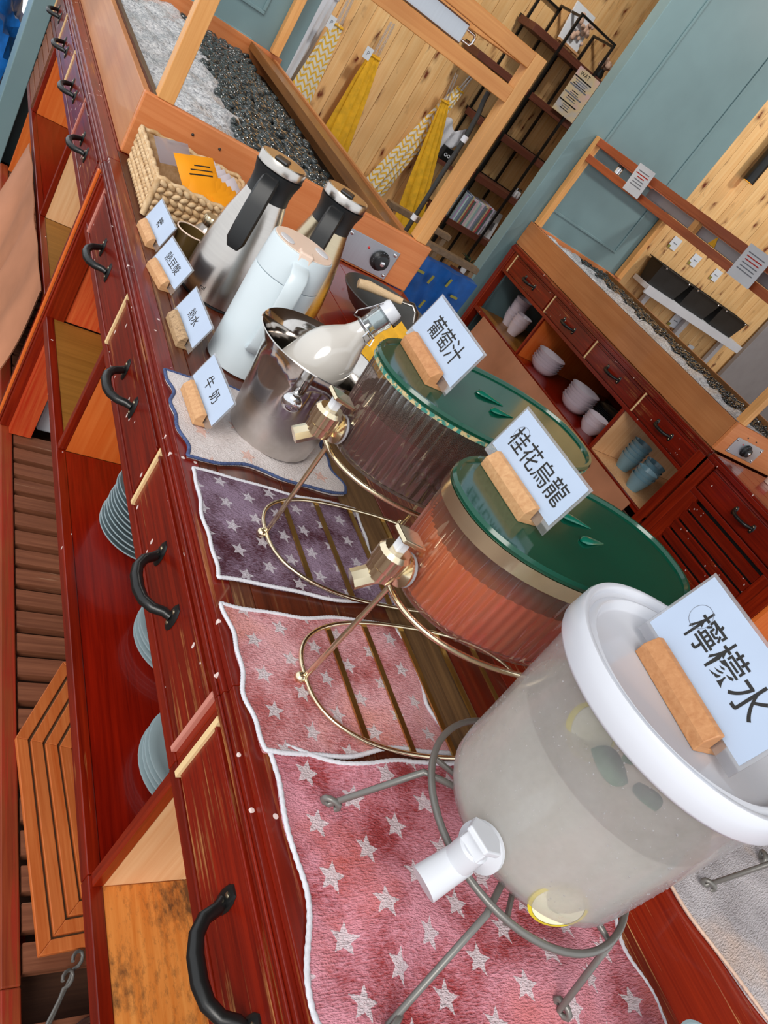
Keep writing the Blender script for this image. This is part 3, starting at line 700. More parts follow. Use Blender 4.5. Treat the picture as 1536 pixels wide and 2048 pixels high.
# ------------------------------------------------------------------ gold dispensers
def sup(cx, cy, a, b, z, n=2.3, k=96, flute=0, nf=0):
    out = []
    for i in range(k):
        t = 2 * pi * i / k; c, s = cos(t), sin(t)
        f = 1 + flute * cos(2 * pi * i / 4 + .7) if flute else 1
        out.append((cx + a * f * (1 if c > 0 else -1) * abs(c) ** (2 / n), cy + b * f * (1 if s > 0 else -1) * abs(s) ** (2 / n), z))
    return out
def oval_dispenser(label, X, Y, liquid, lvl, rimmat, rh=.014):
    z0 = 1.062; zt = 1.186
    t = thing('drink_dispenser', label, 'dispenser', (X, Y, z0)); o = lambda z: z - z0
    A, Bq = .184, .101; m = MB()
    rings = [sup(0, 0, A * .94, Bq * .9, 0, k=288), sup(0, 0, A * .985, Bq * .97, .004, k=288), sup(0, 0, A, Bq, .012, k=288, flute=.009), sup(0, 0, A + .004, Bq + .003, o(zt) - .004, k=288, flute=.009), sup(0, 0, A + .004, Bq + .003, o(zt), k=288)]
    body = obj('body', m.loft(rings, True, False), 'rib', t, smooth=75)
    m = MB().loft([sup(0, 0, A * .93, Bq * .88, .003, k=288), sup(0, 0, A * .97, Bq * .95, .012, k=288, flute=.011), sup(0, 0, A * .98, Bq * .965, lvl, k=288, flute=.011)]); obj('drink', m, liquid, t, smooth=75)
    m = MB().loft([sup(0, 0, A + .0045, Bq + .0035, o(zt) - rh), sup(0, 0, A + .0075, Bq + .0065, o(zt) - rh + .001), sup(0, 0, A + .0075, Bq + .0065, o(zt) + .004), sup(0, 0, A + .0045, Bq + .0035, o(zt) + .004)], False, False)
    m.f.append(()) if False else None
    obj('rim_band', m, rimmat, t, smooth=30)
    a, b = A + .0065, Bq + .0055; zl = o(zt) + .0045
    m = MB().loft([sup(0, 0, a, b, zl), sup(0, 0, a + .001, b + .001, zl + .004), sup(0, 0, a - .001, b - .001, zl + .008), sup(0, 0, a - .005, b - .005, zl + .008), sup(0, 0, a - .007, b - .007, zl + .004)])
    lid = obj('lid', m, 'green', t, smooth=40)
    zl += .004
    for dx, dy, an in ((-.02, .022, -8), (-.015, -.018, 10)):
        g = MB().tube([(0, 0, 0), (.006, 0, .001), (.018, 0, .001), (.05, 0, -.001)], [.002, .0065, .006, .001], 10, flat=.55)
        g.xf(Matrix.Translation((dx, dy, zl + .0016)) @ Matrix.Rotation(radians(an), 4, 'Z')); obj('grip', g, 'green2', lid, smooth=50)
    # tap on the short front side
    tp = obj('tap', MB().lathe([(.013, -.004), (.0175, 0), (.0175, .012), (.0195, .014), (.0195, .032), (.0155, .037)], 40, flute=.02, nf=20).xf(Matrix.Translation((-A - .030, 0, .012))), 'gold', t, smooth=30)
    obj('washer', MB().lathe([(.019, 0), (.02, .0015), (.019, .004)], 24).xf(Matrix.Translation((-A - .0005, 0, .024)) @ Matrix.Rotation(-pi / 2, 4, 'Y')), 'greypanel', tp, smooth=40)
    obj('flange', MB().lathe([(.02, 0), (.0205, .003), (.014, .006), (.009, .010), (.009, .022)], 24).xf(Matrix.Translation((-A - .0055, 0, .024)) @ Matrix.Rotation(-pi / 2, 4, 'Y')), 'gold', tp, smooth=35)
    sp = MB().tube([(-A - .028, 0, .016), (-A - .040, 0, .007), (-A - .056, 0, -.004)], [.012, .0115, .0115], 8); obj('spout', sp, 'gold', tp, smooth=30)
    obj('lever_stem', MB().box(-A - .036, -A - .024, -.006, .006, .048, .064), 'white', tp, bevel=.002)
    lv = MB().box(-.016, .018, -.013, .013, 0, .006).xf(Matrix.Translation((-A - .028, 0, .064)) @ Matrix.Rotation(radians(12), 4, 'Y')); obj('lever', lv, 'gold', tp, bevel=.0015)
    return t
def gold_stand(label, X, Y, xtip=.512):
    t = thing('drip_stand', label, 'stand', (X, Y, W)); zr = .178; hz = .0135
    obj('ring', MB().tube([(x, y, zr) for x, y, _ in sup(0, 0, .188, .105, 0, 2.3, 72)], .0036, 8, closed=True), 'gold', t, smooth=60)
    obj('cradle', MB().tube([(x, y, zr - .002) for x, y, _ in sup(0, 0, .14, .06, 0, 2.3, 48)], .003, 6, closed=True), 'gold', t, smooth=60)
    lp = sup(0, 0, X - xtip, .104, hz, 2.55, 72); obj('base_loop', MB().tube(lp, .003, 8, closed=True), 'gold', t, smooth=60)
    for x in (-.137, -.072, -.005, .062, .128):
        y = .104 * (1 - (abs(x) / (X - xtip)) ** 2.55) ** (1 / 2.55)
        obj('bar', B(x - .004, x + .004, -y, y, hz - .0045, hz - .002), 'goldbar', t)
    for (px, py), (qx, qy) in (((-.188, 0), (xtip - X, 0)), ((.188, 0), (X - xtip, 0)), ((.10, .096), (.1, .096)), ((.10, -.096), (.1, -.096)), ):
        lg = obj('leg', MB().tube([(px, py, zr), (qx, qy, hz)], .0034, 8), 'gold', t, smooth=60)
        s = 1 if qx >= 0 else -1
        obj('ball_foot', MB().ball((qx + (s * .006 if qy == 0 else 0), qy * 1.05, hz - .002), .0075, 14, 10), 'gold', lg, smooth=80)
    return t
k = N('worn_gilt_rim'); setb(k.b, .3); k.l(k.ramp(k.noise(k.coords((1, 1, 1), rand=False), 160, 4), (.45, lin((60, 130, 118))), (.55, lin((196, 176, 130)))), k.b.inputs['Base Color']); gilt = k.m
DX, DYT, DYG = .712, .491, .735
oval_dispenser('ribbed dispenser of osmanthus oolong tea with gold rim and green lid', DX, DYT, 'tea', .079, 'gold')
oval_dispenser('ribbed dispenser of dark grape juice with a green lid and worn rim', DX, DYG, 'grape', .076, gilt, .002)
gold_stand('gold wire drip stand holding up the osmanthus oolong dispenser', DX, DYT)
gold_stand('gold wire drip stand holding up the grape juice dispenser', DX, DYG, .522)

# ------------------------------------------------------------------ lemonade dispenser
LX, LY, LZ = .642, .244, 1.004
t = thing('lemonade_dispenser', 'frosted round dispenser of cloudy lemonade with a thick white lid', 'dispenser', (LX, LY, LZ))
obj('body', MB().lathe([(.085, 0), (.1, .004), (.106, .014), (.108, .03), (.115, .205), (.118, .212)], 96, cap1=False), 'frost', t, smooth=50)
obj('drink', MB().lathe([(.083, .004), (.098, .008), (.103, .018), (.107, .128)], 64), 'lemonade', t, smooth=50)
m = MB().lathe([(.1185, .195), (.1245, .197), (.1258, .2), (.1245, .222), (.1228, .2256), (.1195, .2262), (.1172, .2245), (.1162, .219), (.112, .2172), (.1095, .2195), (.106, .2205), (.1035, .2185), (.102, .212), (.1, .2105)], 96, cap0=False)
obj('lid', m, 'lidwhite', t, smooth=50)
dm = MB(); rd = random.Random(31)
for i in range(520):
    a = rd.uniform(2.2, 6.0); z = .02 + .17 * rd.random() ** .9; rb = .108 + .007 * (z - .03) / .175; q = rd.choice((.0004, .0005, .0006, .0008, .0011))
    dm.ball((rb * cos(a), rb * sin(a), z), q, 6, 4, (.8, .8, 1))
obj('condensation', dm, clear('water_drop', (250, 250, 250), .12, .03, milky=.1, milkcol=(240, 240, 244)), t, smooth=70, kind='stuff')
ang = math.atan2(.214 - LY, .53 - LX); RT = Matrix.Rotation(ang, 4, 'Z')   # local +x points from the jar to the tap
tp = obj('tap', MB().lathe([(.013, -.02), (.0145, -.006), (.0145, .012), (.0125, .014)], 24).xf(RT @ Matrix.Translation((.140, 0, .026))), 'white', t, smooth=35)
obj('flange', MB().lathe([(.022, 0), (.0235, .002), (.0235, .006), (.017, .009), (.012, .012), (.012, .03)], 28).xf(RT @ Matrix.Translation((.1085, 0, .022)) @ Matrix.Rotation(pi / 2, 4, 'Y')), 'white', tp, smooth=35)
obj('spout', MB().tube([(.133, 0, .016), (.147, 0, .006), (.166, 0, -.009)], [.015, .0155, .0165], 16).xf(RT), 'white', tp, smooth=35)
lv = MB().prism([(-.019, -.006), (-.002, -.018), (.019, -.012), (.019, .012), (-.002, .018), (-.019, .006)], 0, .006); lv.box(-.004, .004, -.012, .012, -.016, 0)
obj('lever', lv.xf(RT @ Matrix.Translation((.142, 0, .052)) @ Matrix.Rotation(radians(-18), 4, 'Y')), 'white', tp, bevel=.0015)
def slice_mesh():
    m = MB().lathe([(.0, -.003), (.026, -.003), (.026, .003), (0, .003)], 32); return m.mesh('slice_flesh', 40)
def lemon(label, loc, rot):
    q = thing('lemon_slice', label, 'lemon', loc, rot=rot)
    obj('flesh', MB().lathe([(.0228, -.0028), (.023, .0), (.0228, .0028)], 32), 'lemon_f', q, smooth=40)
    rg = [(.0232, -.003), (.0265, -.002), (.0265, .002), (.0232, .003)]
    obj('peel', MB().lathe(rg, 32, cap0=False, cap1=False), 'lemon_y', q, smooth=40)
lemon('lemon slice sunk against the wall near the bottom of the lemonade', (.5925, .1575, 1.03), (radians(86), 0, radians(-30)))
lemon('lemon slice floating at the surface of the lemonade among mint', (.608, .262, 1.137), (radians(40), radians(-25), 0))
def leaf(label, loc, rot, s):
    m = MB(); N_ = 8
    for i in range(N_ + 1):
        u = i / N_; wd = .5 * sin(pi * u) ** .8
        for j, k in ((-1, .0), (0, .12), (1, .0)): m.v.append(((u - .5) * 1.5 * s, j * wd * s, (-.25 * (u - .5) ** 2 - k * .4 * wd) * s))
    for i in range(N_):
        for j in range(2): a = i * 3 + j; m.f.append((a, a + 3, a + 4, a + 1))
    o = obj('mint_leaf', m, 'mint', smooth=60, loc=loc, rot=rot, label=label, cat='leaf'); sm = o.modifiers.new('thick', 'SOLIDIFY'); sm.thickness = .0008
leaf('broad mint leaf standing up out of the lemonade', (.632, .232, 1.158), (radians(50), radians(-30), radians(20)), .03)
leaf('mint leaf lying flat on the lemonade beside the lemon', (.603, .225, 1.141), (radians(20), radians(10), radians(-35)), .033)
leaf('smaller mint leaf tucked under the others in the lemonade', (.628, .196, 1.143), (radians(-20), radians(15), radians(60)), .026)

def wire_stand(label, X, Y, feet, zr=.122, r=.121):
    t = thing('wire_stand', label, 'stand', (X, Y, W))
    obj('ring', MB().tube([(r * cos(2 * pi * i / 64), r * sin(2 * pi * i / 64), zr) for i in range(64)], .0036, 10, closed=True), 'greywire', t, smooth=60)
    for fx, fy in feet:
        fx -= X; fy -= Y; a = math.atan2(fy, fx); d = Vector((cos(a), sin(a), 0)); F = Vector((fx, fy, .013)); s = Vector((-d.y, d.x, 0))
        T = Vector((r * cos(a), r * sin(a), zr)); dr = (F - T).normalized()
        pts = [(T - d * .045 + Vector((0, 0, -.004))), T - d * .012 + Vector((0, 0, -.006)), T + dr * .008, F - dr * .012, F]
        for k in range(1, 9):
            q = k / 8 * 1.75 * pi; pts.append(F + d * (.0095 * sin(q)) + Vector((0, 0, .0095 * (1 - cos(q)) * .55)) + s * .0035 * k / 8)
        obj('leg', MB().tube(pts, .0034, 8), 'greywire', t, smooth=60)
    for q in (0, pi / 2):
        obj('cross_wire', MB().tube([(-.119 * cos(q + .785), -.119 * sin(q + .785), zr - .006 - .006 * (q > 0)), (.119 * cos(q + .785), .119 * sin(q + .785), zr - .006 - .006 * (q > 0))], .003, 6), 'greywire', t, smooth=60)
    return t
wire_stand('grey wire stand with curled feet under the lemonade dispenser', LX, LY, [(.492, .331), (.694, .106), (.486, .130), (.79, .36)])
wire_stand('grey wire stand with curled feet on the grey towel', 1.19, .1, [(1.078, .199), (1.268, .224), (1.09, -.02), (1.3, -.02)])

# ------------------------------------------------------------------ name cards in wooden holders
def name_card(label, bl, br, z, h, tilt, text, size, wfac=.66, mat='blockwood', gap=1.0, dot=False, clip=.012):
    u = Vector((br[0] - bl[0], br[1] - bl[1], 0)); wd = u.length; yaw = math.atan2(u.y, u.x)
    mid = ((bl[0] + br[0]) / 2, (bl[1] + br[1]) / 2, z)
    t = thing('name_card', label, 'sign', mid, yaw)          # local x = reading direction, local +y = away from the reader
    bw = wd * wfac / 2; bt = .013
    m = MB()
    prof = [(-.016, 0), (-.016, .012), (-.008, .023), (-.0016, .024), (-.0016, .006), (.0022, .006), (.0022, .017), (.016, .012), (.016, 0)]
    m.loft([[(-bw, y, zz) for y, zz in prof], [(bw, y, zz) for y, zz in prof]]); obj('block', m, mat, t, bevel=.001)
    M = Matrix.Translation((0, 0, .007)) @ Matrix.Rotation(-radians(90 - tilt), 4, 'X')
    card = obj('laminate', MB().box(-wd / 2, wd / 2, -.0006, .0006, 0, h).xf(M), 'acrylic', t, bevel=.0004)
    obj('paper', MB().box(-wd / 2 + .003, wd / 2 - .0035, -.0009, -.0007, clip, h - .003).xf(M), 'paper', card)
    n = len(text); step = size * gap
    for i, ch in enumerate(text):
        me = txt(ch, size); x = (i - (n - 1) / 2) * step
        me.transform(M @ Matrix.Translation((x, -.0012, h * .53)) @ Matrix.Rotation(pi / 2, 4, 'X')); obj('lettering', me, 'ink', card)
    if dot:
        m = MB().tube([(-wd * .32 + .011 * cos(2 * pi * k / 28), -.0011, h * .62 + .011 * sin(2 * pi * k / 28)) for k in range(28)], .00025, 4, closed=True)
        obj('stamp', m.xf(M), 'inkgrey', card)
    return t
name_card('small handwritten sugar card on a block beside the rattan basket', (.464, 1.679), (.476, 1.544), W, .066, 74, '糖', .022)
name_card('small card for hot soy milk on a block before the steel jug', (.459, 1.497), (.482, 1.372), W, .066, 73, '熱豆漿', .022)
name_card('small card for hot water on a mottled block before the white jug', (.476, 1.312), (.483, 1.17), W, .066, 73, '熱水', .023, mat=wood('holder_mottled', (150, 118, 84), (196, 164, 124), 'y', .6, scale=3, wear=((90, 66, 44), (120, 92, 64)), wearlvl=.6))
name_card('milk card on a block standing on the white star cloth', (.462, 1.071), (.470, .935), W + .0075, .066, 74, '牛奶', .024, gap=1.5)
name_card('grape juice card in a wood block on the green lid', (.598, .838), (.594, .690), 1.1945, .071, 79, '葡萄汁', .031, dot=False, mat='blockwood2')
name_card('osmanthus oolong card in a wood block on the green lid', (.607, .593), (.610, .452), 1.1945, .070, 81, '桂花烏龍', .0285, gap=.98, dot=True)
name_card('lemonade card in a wood block on the white lid', (.632, .318), (.612, .165), 1.2148, .085, 78, '檸檬水', .034, dot=True, mat='blockwood2')

# ------------------------------------------------------------------ jugs
def steel_jug(label, X, Y, mat, face):
    t = thing('thermos_jug', label, 'jug', (X, Y, W), face)       # local -y carries the handle
    obj('foot_ring', MB().lathe([(.068, 0), (.073, .001), (.073, .005)], 48), 'blackplastic', t, smooth=40)
    obj('body', MB().lathe([(.072, .005), (.0745, .007), (.075, .03), (.0725, .075), (.066, .125), (.057, .175), (.047, .215), (.0425, .232)], 64), mat, t, smooth=50)
    obj('collar', MB().lathe([(.0428, .2325), (.0415, .245), (.0425, .262), (.047, .279), (.0485, .285), (.044, .286)], 48), 'blackplastic', t, smooth=50)
    cap = obj('cap', MB().lathe([(.0445, .2865), (.0475, .288), (.048, .303), (.0462, .306), (.043, .305)], 48), 'steel', t, smooth=40)
    obj('cap_top', MB().lathe([(.0425, .3052), (.042, .3062), (.01, .3066)], 48), 'steel2', cap, smooth=60)
    obj('thumb_button', MB().box(-.014, .014, -.046, -.012, .3068, .313), 'blackplastic', cap, bevel=.003)
    pts = [(0, -.040, .274), (0, -.056, .272), (0, -.068, .258), (0, -.078, .225), (0, -.087, .185), (0, -.092, .152), (0, -.089, .138)]
    m = MB(); rings = []
    for i, p in enumerate(pts):
        hw = (.015, .017, .018, .0185, .0185, .018, .012)[i]; a = pts[max(0, i - 1)]; b = pts[min(len(pts) - 1, i + 1)]
        tg = Vector((0, b[1] - a[1], b[2] - a[2])).normalized(); nn = Vector((0, -tg.z, tg.y))
        rings.append([Vector(p) + Vector((hw * cx, 0, 0)) + nn * (.0065 * cy) for cx, cy in ((-1, -.3), (-.8, -1), (.8, -1), (1, -.3), (1, .5), (.7, 1), (-.7, 1), (-1, .5))])
    obj('handle', m.loft(rings), 'blackplastic', t, smooth=50)
    return t
fc = math.atan2(-1.47, -.60) + pi / 2
j1 = steel_jug('tall brushed steel thermos jug with black handle, next to the basket', .594, 1.468, 'steel', fc - .12)
me = txt('ral', .012); m4 = [v.co.copy() for v in me.vertices]
for v, c in zip(me.vertices, m4):
    a = c.x / .0755 - pi / 2 - .22; v.co = (.0753 * cos(a), .0753 * sin(a), .03 + c.y)
obj('lettering', me, 'ink', j1)
steel_jug('warm-toned steel thermos jug with black handle before the dial plate', .752, 1.492, 'steel2', fc - .12)
t = thing('white_thermos', 'pale blue-white straight thermos jug with cream top and two finger wells', 'jug', (.592, 1.217, W), math.atan2(-1.217, -.592) + pi / 2 + .22)
obj('body', MB().lathe([(.056, 0), (.0605, .003), (.0605, .19), (.0598, .192)], 64), 'whiteblue', t, smooth=40)
obj('lid', MB().lathe([(.0585, .1925), (.0602, .194), (.0575, .248), (.0565, .251), (.0545, .2518)], 64), 'whiteblue', t, smooth=40)
lt = obj('lid_top', MB().lathe([(.0545, .252), (.054, .253), (.01, .2535)], 64), 'cream', t, smooth=50)
for s in (-1, 1):
    obj('finger_well', MB().lathe([(.017, 0), (.017, .0012), (.0145, .0016)], 28).xf(Matrix.Translation((s * .034, -.004 + .012 * s, .2537)) @ Matrix.Rotation(.5, 4, 'Z') @ Matrix.Diagonal((.62, 1, 1, 1))), 'white', lt, smooth=40)
obj('thumb_button', MB().box(-.0125, .0125, -.057, -.034, .238, .258), 'cream', t, bevel=.003)
m = MB(); rings = []
hp = [(-.054, .232), (-.07, .23), (-.083, .222), (-.088, .19), (-.088, .13), (-.084, .085), (-.072, .068), (-.058, .064)]
for i, (y, z) in enumerate(hp):
    a = hp[max(0, i - 1)]; b = hp[min(len(hp) - 1, i + 1)]; tg = Vector((0, b[0] - a[0], b[1] - a[1])).normalized(); nn = Vector((0, -tg.z, tg.y))
    rings.append([Vector((.0155 * cx, y, z)) + nn * (.0055 * cy) for cx, cy in ((-1, -.5), (-.8, -1), (.8, -1), (1, -.5), (1, .5), (.8, 1), (-.8, 1), (-1, .5))])
obj('handle', m.loft(rings), 'whiteblue', t, smooth=45)

# ------------------------------------------------------------------ ice bucket with the milk bottle
def bucket_mat():
    k = N('fogged_steel'); setb(k.b, .1, metal=1); tc = k.n('TexCoord'); s = k.n('SeparateXYZ'); k.l(tc.outputs['Object'], s.inputs[0])
    nz = k.noise(tc.outputs['Object'], 26, 5); k.l(k.ramp(nz, (.3, lin((196, 190, 184))), (.7, lin((220, 216, 212)))), k.b.inputs['Base Color'])
    f = k.math('ADD', s.outputs[2], k.math('MULTIPLY', nz, .05))
    k.l(k.ramp(f, (.07, (.42,) * 3 + (1,)), (.135, (.09,) * 3 + (1,))), k.b.inputs['Roughness']); return k.m
MT['bucket'] = bucket_mat()
BX, BY, BZ = .6, .998, W + .0085
t = thing('ice_bucket', 'steel wine bucket with a flared rim, fogged near its base', 'bucket', (BX, BY, BZ))
obj('shell', MB().lathe([(.066, .001), (.0715, 0), (.074, .004), (.079, .06), (.086, .13), (.090, .152), (.1045, .171), (.1065, .174), (.1055, .1755), (.1025, .173), (.0885, .154), (.0845, .13), (.0775, .06), (.0725, .006), (.066, .005)], 72), 'bucket', t, smooth=40)
ka = math.atan2(.905 - BY, .548 - BX); KR = Matrix.Rotation(ka, 4, 'Z')
kn = obj('knob', MB().ball((.104, 0, .118), .0165, 20, 14, (.62, 1, .95)).xf(KR), 'chrome', t, smooth=80)
obj('knob_neck', MB().lathe([(.008, 0), (.0065, .004), (.0065, .014)], 16).xf(KR @ Matrix.Translation((.0855, 0, .121)) @ Matrix.Rotation(pi / 2, 4, 'Y')), 'chrome', kn, smooth=50)
k2 = obj('knob', MB().ball((.104, 0, .118), .0165, 20, 14, (.62, 1, .95)).xf(Matrix.Rotation(ka + pi, 4, 'Z')), 'chrome', t, smooth=80)
m = MB().lathe([(.0, 0), (.072, .0), (.078, .055)], 40, cap0=False); m.v = [(x, y, z + random.uniform(-.006, .006) if z > .03 else z) for x, y, z in m.v]
m = MB(); rr = random.Random(5)
for i in range(60):
    a = rr.uniform(0, 6.28); q = .062 * rr.random() ** .5; m.ball((q * cos(a), q * sin(a), .024 + rr.uniform(-.008, .008)), rr.uniform(.009, .014), 6, 5)
obj('bucket_ice', m, 'ice', kind='stuff', loc=(BX, BY, BZ), label='ice cubes lying in the bottom of the steel wine bucket', cat='ice')
q = Vector((.068, .0, .141)).normalized(); base = Vector((.594, .985, 1.04)) - q * .066
t = thing('milk_bottle', 'swing-top glass bottle full of milk leaning in the wine bucket', 'bottle', tuple(base), rot=Vector(q).to_track_quat('Z', 'Y').to_euler()); t.scale = (1.1, 1.1, 1.1)
obj('milk_body', MB().lathe([(.036, 0), (.042, .003), (.0435, .01), (.0438, .06), (.0432, .082), (.039, .1), (.030, .116), (.0215, .129), (.0175, .141), (.0165, .147)], 48), 'milk', t, smooth=50)
obj('neck', MB().lathe([(.0165, .147), (.0172, .15), (.0162, .153), (.0162, .168), (.0178, .171), (.0178, .18), (.016, .182), (.0125, .182), (.0125, .15)], 32, cap1=False), 'clear', t, smooth=40)
obj('stopper', MB().lathe([(.011, .160), (.0115, .182), (.0165, .1835), (.0155, .197), (.0135, .2)], 28), 'white', t, smooth=35)
wr = MB().tube([(.018 * cos(2 * pi * i / 24), .018 * sin(2 * pi * i / 24), .151) for i in range(24)], .0011, 6, closed=True); obj('neck_wire', wr, 'chrome', t, smooth=60)
for s in (-1, 1):
    obj('bail', MB().tube([(.002, s * .0175, .151), (.012, s * .0215, .147), (.016, s * .022, .155), (.006, s * .0205, .172), (0, s * .018, .19)], .0011, 6), 'chrome', t, smooth=60)
obj('bail', MB().tube([(-.019, -.008, .151), (-.024, -.01, .141), (-.026, 0, .139), (-.024, .01, .141), (-.019, .008, .151)], .0011, 6), 'chrome', t, smooth=60)

# ------------------------------------------------------------------ basket, packets, cup, jar
t = thing('rattan_basket', 'woven rattan basket full of drink sachets against the end board', 'basket', (.603, 1.878, W))
hx, hy, hh = .128, .148, .092
m = MB(); m.box(-hx + .004, hx - .004, -hy + .004, hy - .004, .001, .006)
for s in (-1, 1):
    m.box(s * hx - .003, s * hx + .003, -hy, hy, .004, hh - .004); m.box(-hx, hx, s * hy - .003, s * hy + .003, .004, hh - .004)
obj('core', m, 'rattan', t)
m = MB()
for r_ in range(6):
    z = .008 + r_ * .0155; tl = radians(32 if r_ % 2 else -32)
    for s in (-1, 1):
        for i in range(16):
            y = -hy + (i + .5) * 2 * hy / 16; a = m.mark(); m.ball((0, 0, 0), 1, 6, 5)
            m.xf(Matrix.Translation((s * (hx + .002 + z * .06), y, z)) @ Matrix.Rotation(tl, 4, 'X') @ Matrix.Diagonal((.0055, .0125, .0068, 1)), a)
        for i in range(14):
            x = -hx + (i + .5) * 2 * hx / 14; a = m.mark(); m.ball((0, 0, 0), 1, 6, 5)
            m.xf(Matrix.Translation((x, s * (hy + .002 + z * .06), z)) @ Matrix.Rotation(tl, 4, 'Y') @ Matrix.Diagonal((.0125, .0055, .0068, 1)), a)
obj('weave', m, 'rattan', t, smooth=80, kind='stuff')
rm = MB(); pts = []
for a, b in (((-1, -1), (1, -1)), ((1, -1), (1, 1)), ((1, 1), (-1, 1)), ((-1, 1), (-1, -1))):
    for i in range(24):
        u = i / 24; pts.append(((a[0] + (b[0] - a[0]) * u) * (hx + .004), (a[1] + (b[1] - a[1]) * u) * (hy + .004), hh + .0025 * sin(i * pi / 2)))
rm.tube(pts, .0055, 7, closed=True); obj('rim', rm, 'rattan', t, smooth=70)
for sx in (-1, 1):
    obj('corner_wrap', MB().tube([(sx * (hx + .003), -hy - .003, z) for z in (.004, .03, .06, hh)], .0075, 8), 'rattan', t, smooth=70)
PK_ = MB(); g = 6
for j in range(g + 1):
    for i in range(g + 1):
        u, v = i / g * 2 - 1, j / g * 2 - 1; PK_.v.append((u * .034, v * .03, .006 * (1 - u ** 4) * (1 - v ** 4)))
nb = len(PK_.v)
for j in range(g + 1):
    for i in range(g + 1):
        u, v = i / g * 2 - 1, j / g * 2 - 1; PK_.v.append((u * .034, v * .03, -.004 * (1 - u ** 4) * (1 - v ** 4) - .0004))
for j in range(g):
    for i in range(g):
        a = j * (g + 1) + i; PK_.f.append((a, a + 1, a + g + 2, a + g + 1)); a += nb; PK_.f.append((a, a + g + 1, a + g + 2, a + 1))
for i in range(g):
    for a, b in ((i, i + 1), ((g) * (g + 1) + i + 1, (g) * (g + 1) + i)): PK_.f.append((b, a, a + nb, b + nb))
    for a, b in (((i + 1) * (g + 1), i * (g + 1)), (i * (g + 1) + g, (i + 1) * (g + 1) + g)): PK_.f.append((b, a, a + nb, b + nb))
def sachet(label, x, y, z, rot, mat, group, sc=1.0, print_=False):
    me = PK_.mesh('sachet', 60); o = obj('sachet', me, mat, loc=(x, y, z), rot=rot, label=label, cat='sachet', group=group); o.scale = (sc, sc, sc)
    if print_:
        p = MB().box(-.02, .02, -.006, -.004, .0058, .0064).box(-.016, .022, .002, .0035, .0058, .0064).box(-.008, .02, .009, .011, .0055, .006); obj('print', p, 'ink', o)
sachet('orange sachet with black print lying on top of the others', .575, 1.83, W + .108, (radians(32), radians(-12), radians(20)), 'orange_pk', None, 1.5, True)
for i in range(5):
    sachet('plain orange sachet tucked upright in the rattan basket', .59 + i * .019, 1.80 - i * .002, W + .09 - i * .003, (radians(34), radians(-14), radians(20 + i * 6)), 'orange_pk', 'orange sachets in the basket', 1.3)
for i in range(6):
    sachet('white paper sachet tucked upright in the rattan basket', .61 + i * .014, 1.925 - i * .012, W + .085, (radians(36), radians(-16), radians(30 + i * 4)), 'white_pk', 'white sachets in the basket', 1.25)
sachet('clear plastic bag with metal clips in the corner of the basket', .535, 1.93, W + .098, (radians(25), radians(-10), radians(12)), clear('poly_bag', (235, 235, 240), .12, .1, milky=.45, milkcol=(224, 214, 222)), None, 1.25)
t = thing('glass_cup', 'small dark glass cup with a pale rim beside the sugar card', 'cup', (.535, 1.573, W))
obj('bowl', MB().lathe([(.022, 0), (.026, .002), (.0345, .068), (.0322, .068), (.0245, .006), (.01, .005)], 32), plain('smoked_glass', (84, 66, 36), .12, var=.2, coat=.4), t, smooth=45)
obj('rim', MB().tube([(.0335 * cos(2 * pi * i / 32), .0335 * sin(2 * pi * i / 32), .0685) for i in range(32)], .0017, 6, closed=True), 'cream', t, smooth=70)
t = thing('sugar_jar', 'little glass jar with a ribbed tin lid behind the steel jug', 'jar', (.592, 1.66, W))
obj('glass', MB().lathe([(.024, 0), (.027, .003), (.028, .05), (.02, .062), (.017, .066)], 28), clear('jar_glass', (235, 240, 240), .12, .05, milky=.5, milkcol=(214, 206, 200)), t, smooth=45)
obj('lid', MB().lathe([(.0195, .0665), (.0205, .068), (.0205, .084), (.0185, .087)], 40, flute=.03, nf=20), 'steel2', t, smooth=35)
t = thing('red_cup', 'small bright red cup standing between the two steel jugs', 'cup', (.74, 1.74, W))
obj('cup', MB().lathe([(.024, 0), (.028, .002), (.034, .06), (.032, .06), (.026, .005), (.01, .004)], 28), 'red', t, smooth=45)
obj('spoon', MB().tube([(.0, 0, .012), (.03, .02, .075), (.04, .028, .095)], .003, 6), 'red', t, smooth=50)

t = thing('grey_cup', 'plain grey plastic cup on the edge of the rose towel', 'cup', (.775, .022, W + .017))
obj('cup', MB().lathe([(.024, 0), (.027, .002), (.0355, .07), (.036, .072), (.0335, .072), (.026, .006), (.01, .005)], 32), 'ceramic', t, smooth=45)
# wok with a wooden-handled ladle, yellow napkins
t = thing('wok', 'grey iron wok with dark outside on the worktop beyond the bottle', 'wok', (1.12, 1.70, W))
obj('pan', MB().lathe([(.02, .0), (.06, .004), (.105, .03), (.138, .066), (.136, .068), (.103, .034), (.058, .009), (.01, .005)], 56), plain('wok_grey', (96, 98, 98), .35, var=.1, metal=.4), t, smooth=60)
t = thing('ladle', 'ladle with a pale wooden handle and steel hook resting in the wok', 'ladle', (0, 0, 0))
obj('handle', MB().tube([(1.005, 1.70, .962), (1.03, 1.695, .968), (1.075, 1.685, .972), (1.125, 1.67, .977)], [.012, .0135, .0105, .009], 12), wood('ladle_wood', (214, 180, 136), (232, 204, 166), 'x', .6, scale=2), t, smooth=60)
obj('hook', MB().tube([(1.12, 1.672, .977), (1.155, 1.66, .985), (1.165, 1.64, .975), (1.16, 1.615, .955)], [.009, .01, .008, .006], 10, flat=.6), 'steel', t, smooth=50)
NP = MB(); NP.v = [(-.033, -.028, 0), (.033, -.028, 0), (.033, .028, 0), (-.033, .028, 0), (0, -.02, .075), (0, .018, .085)]
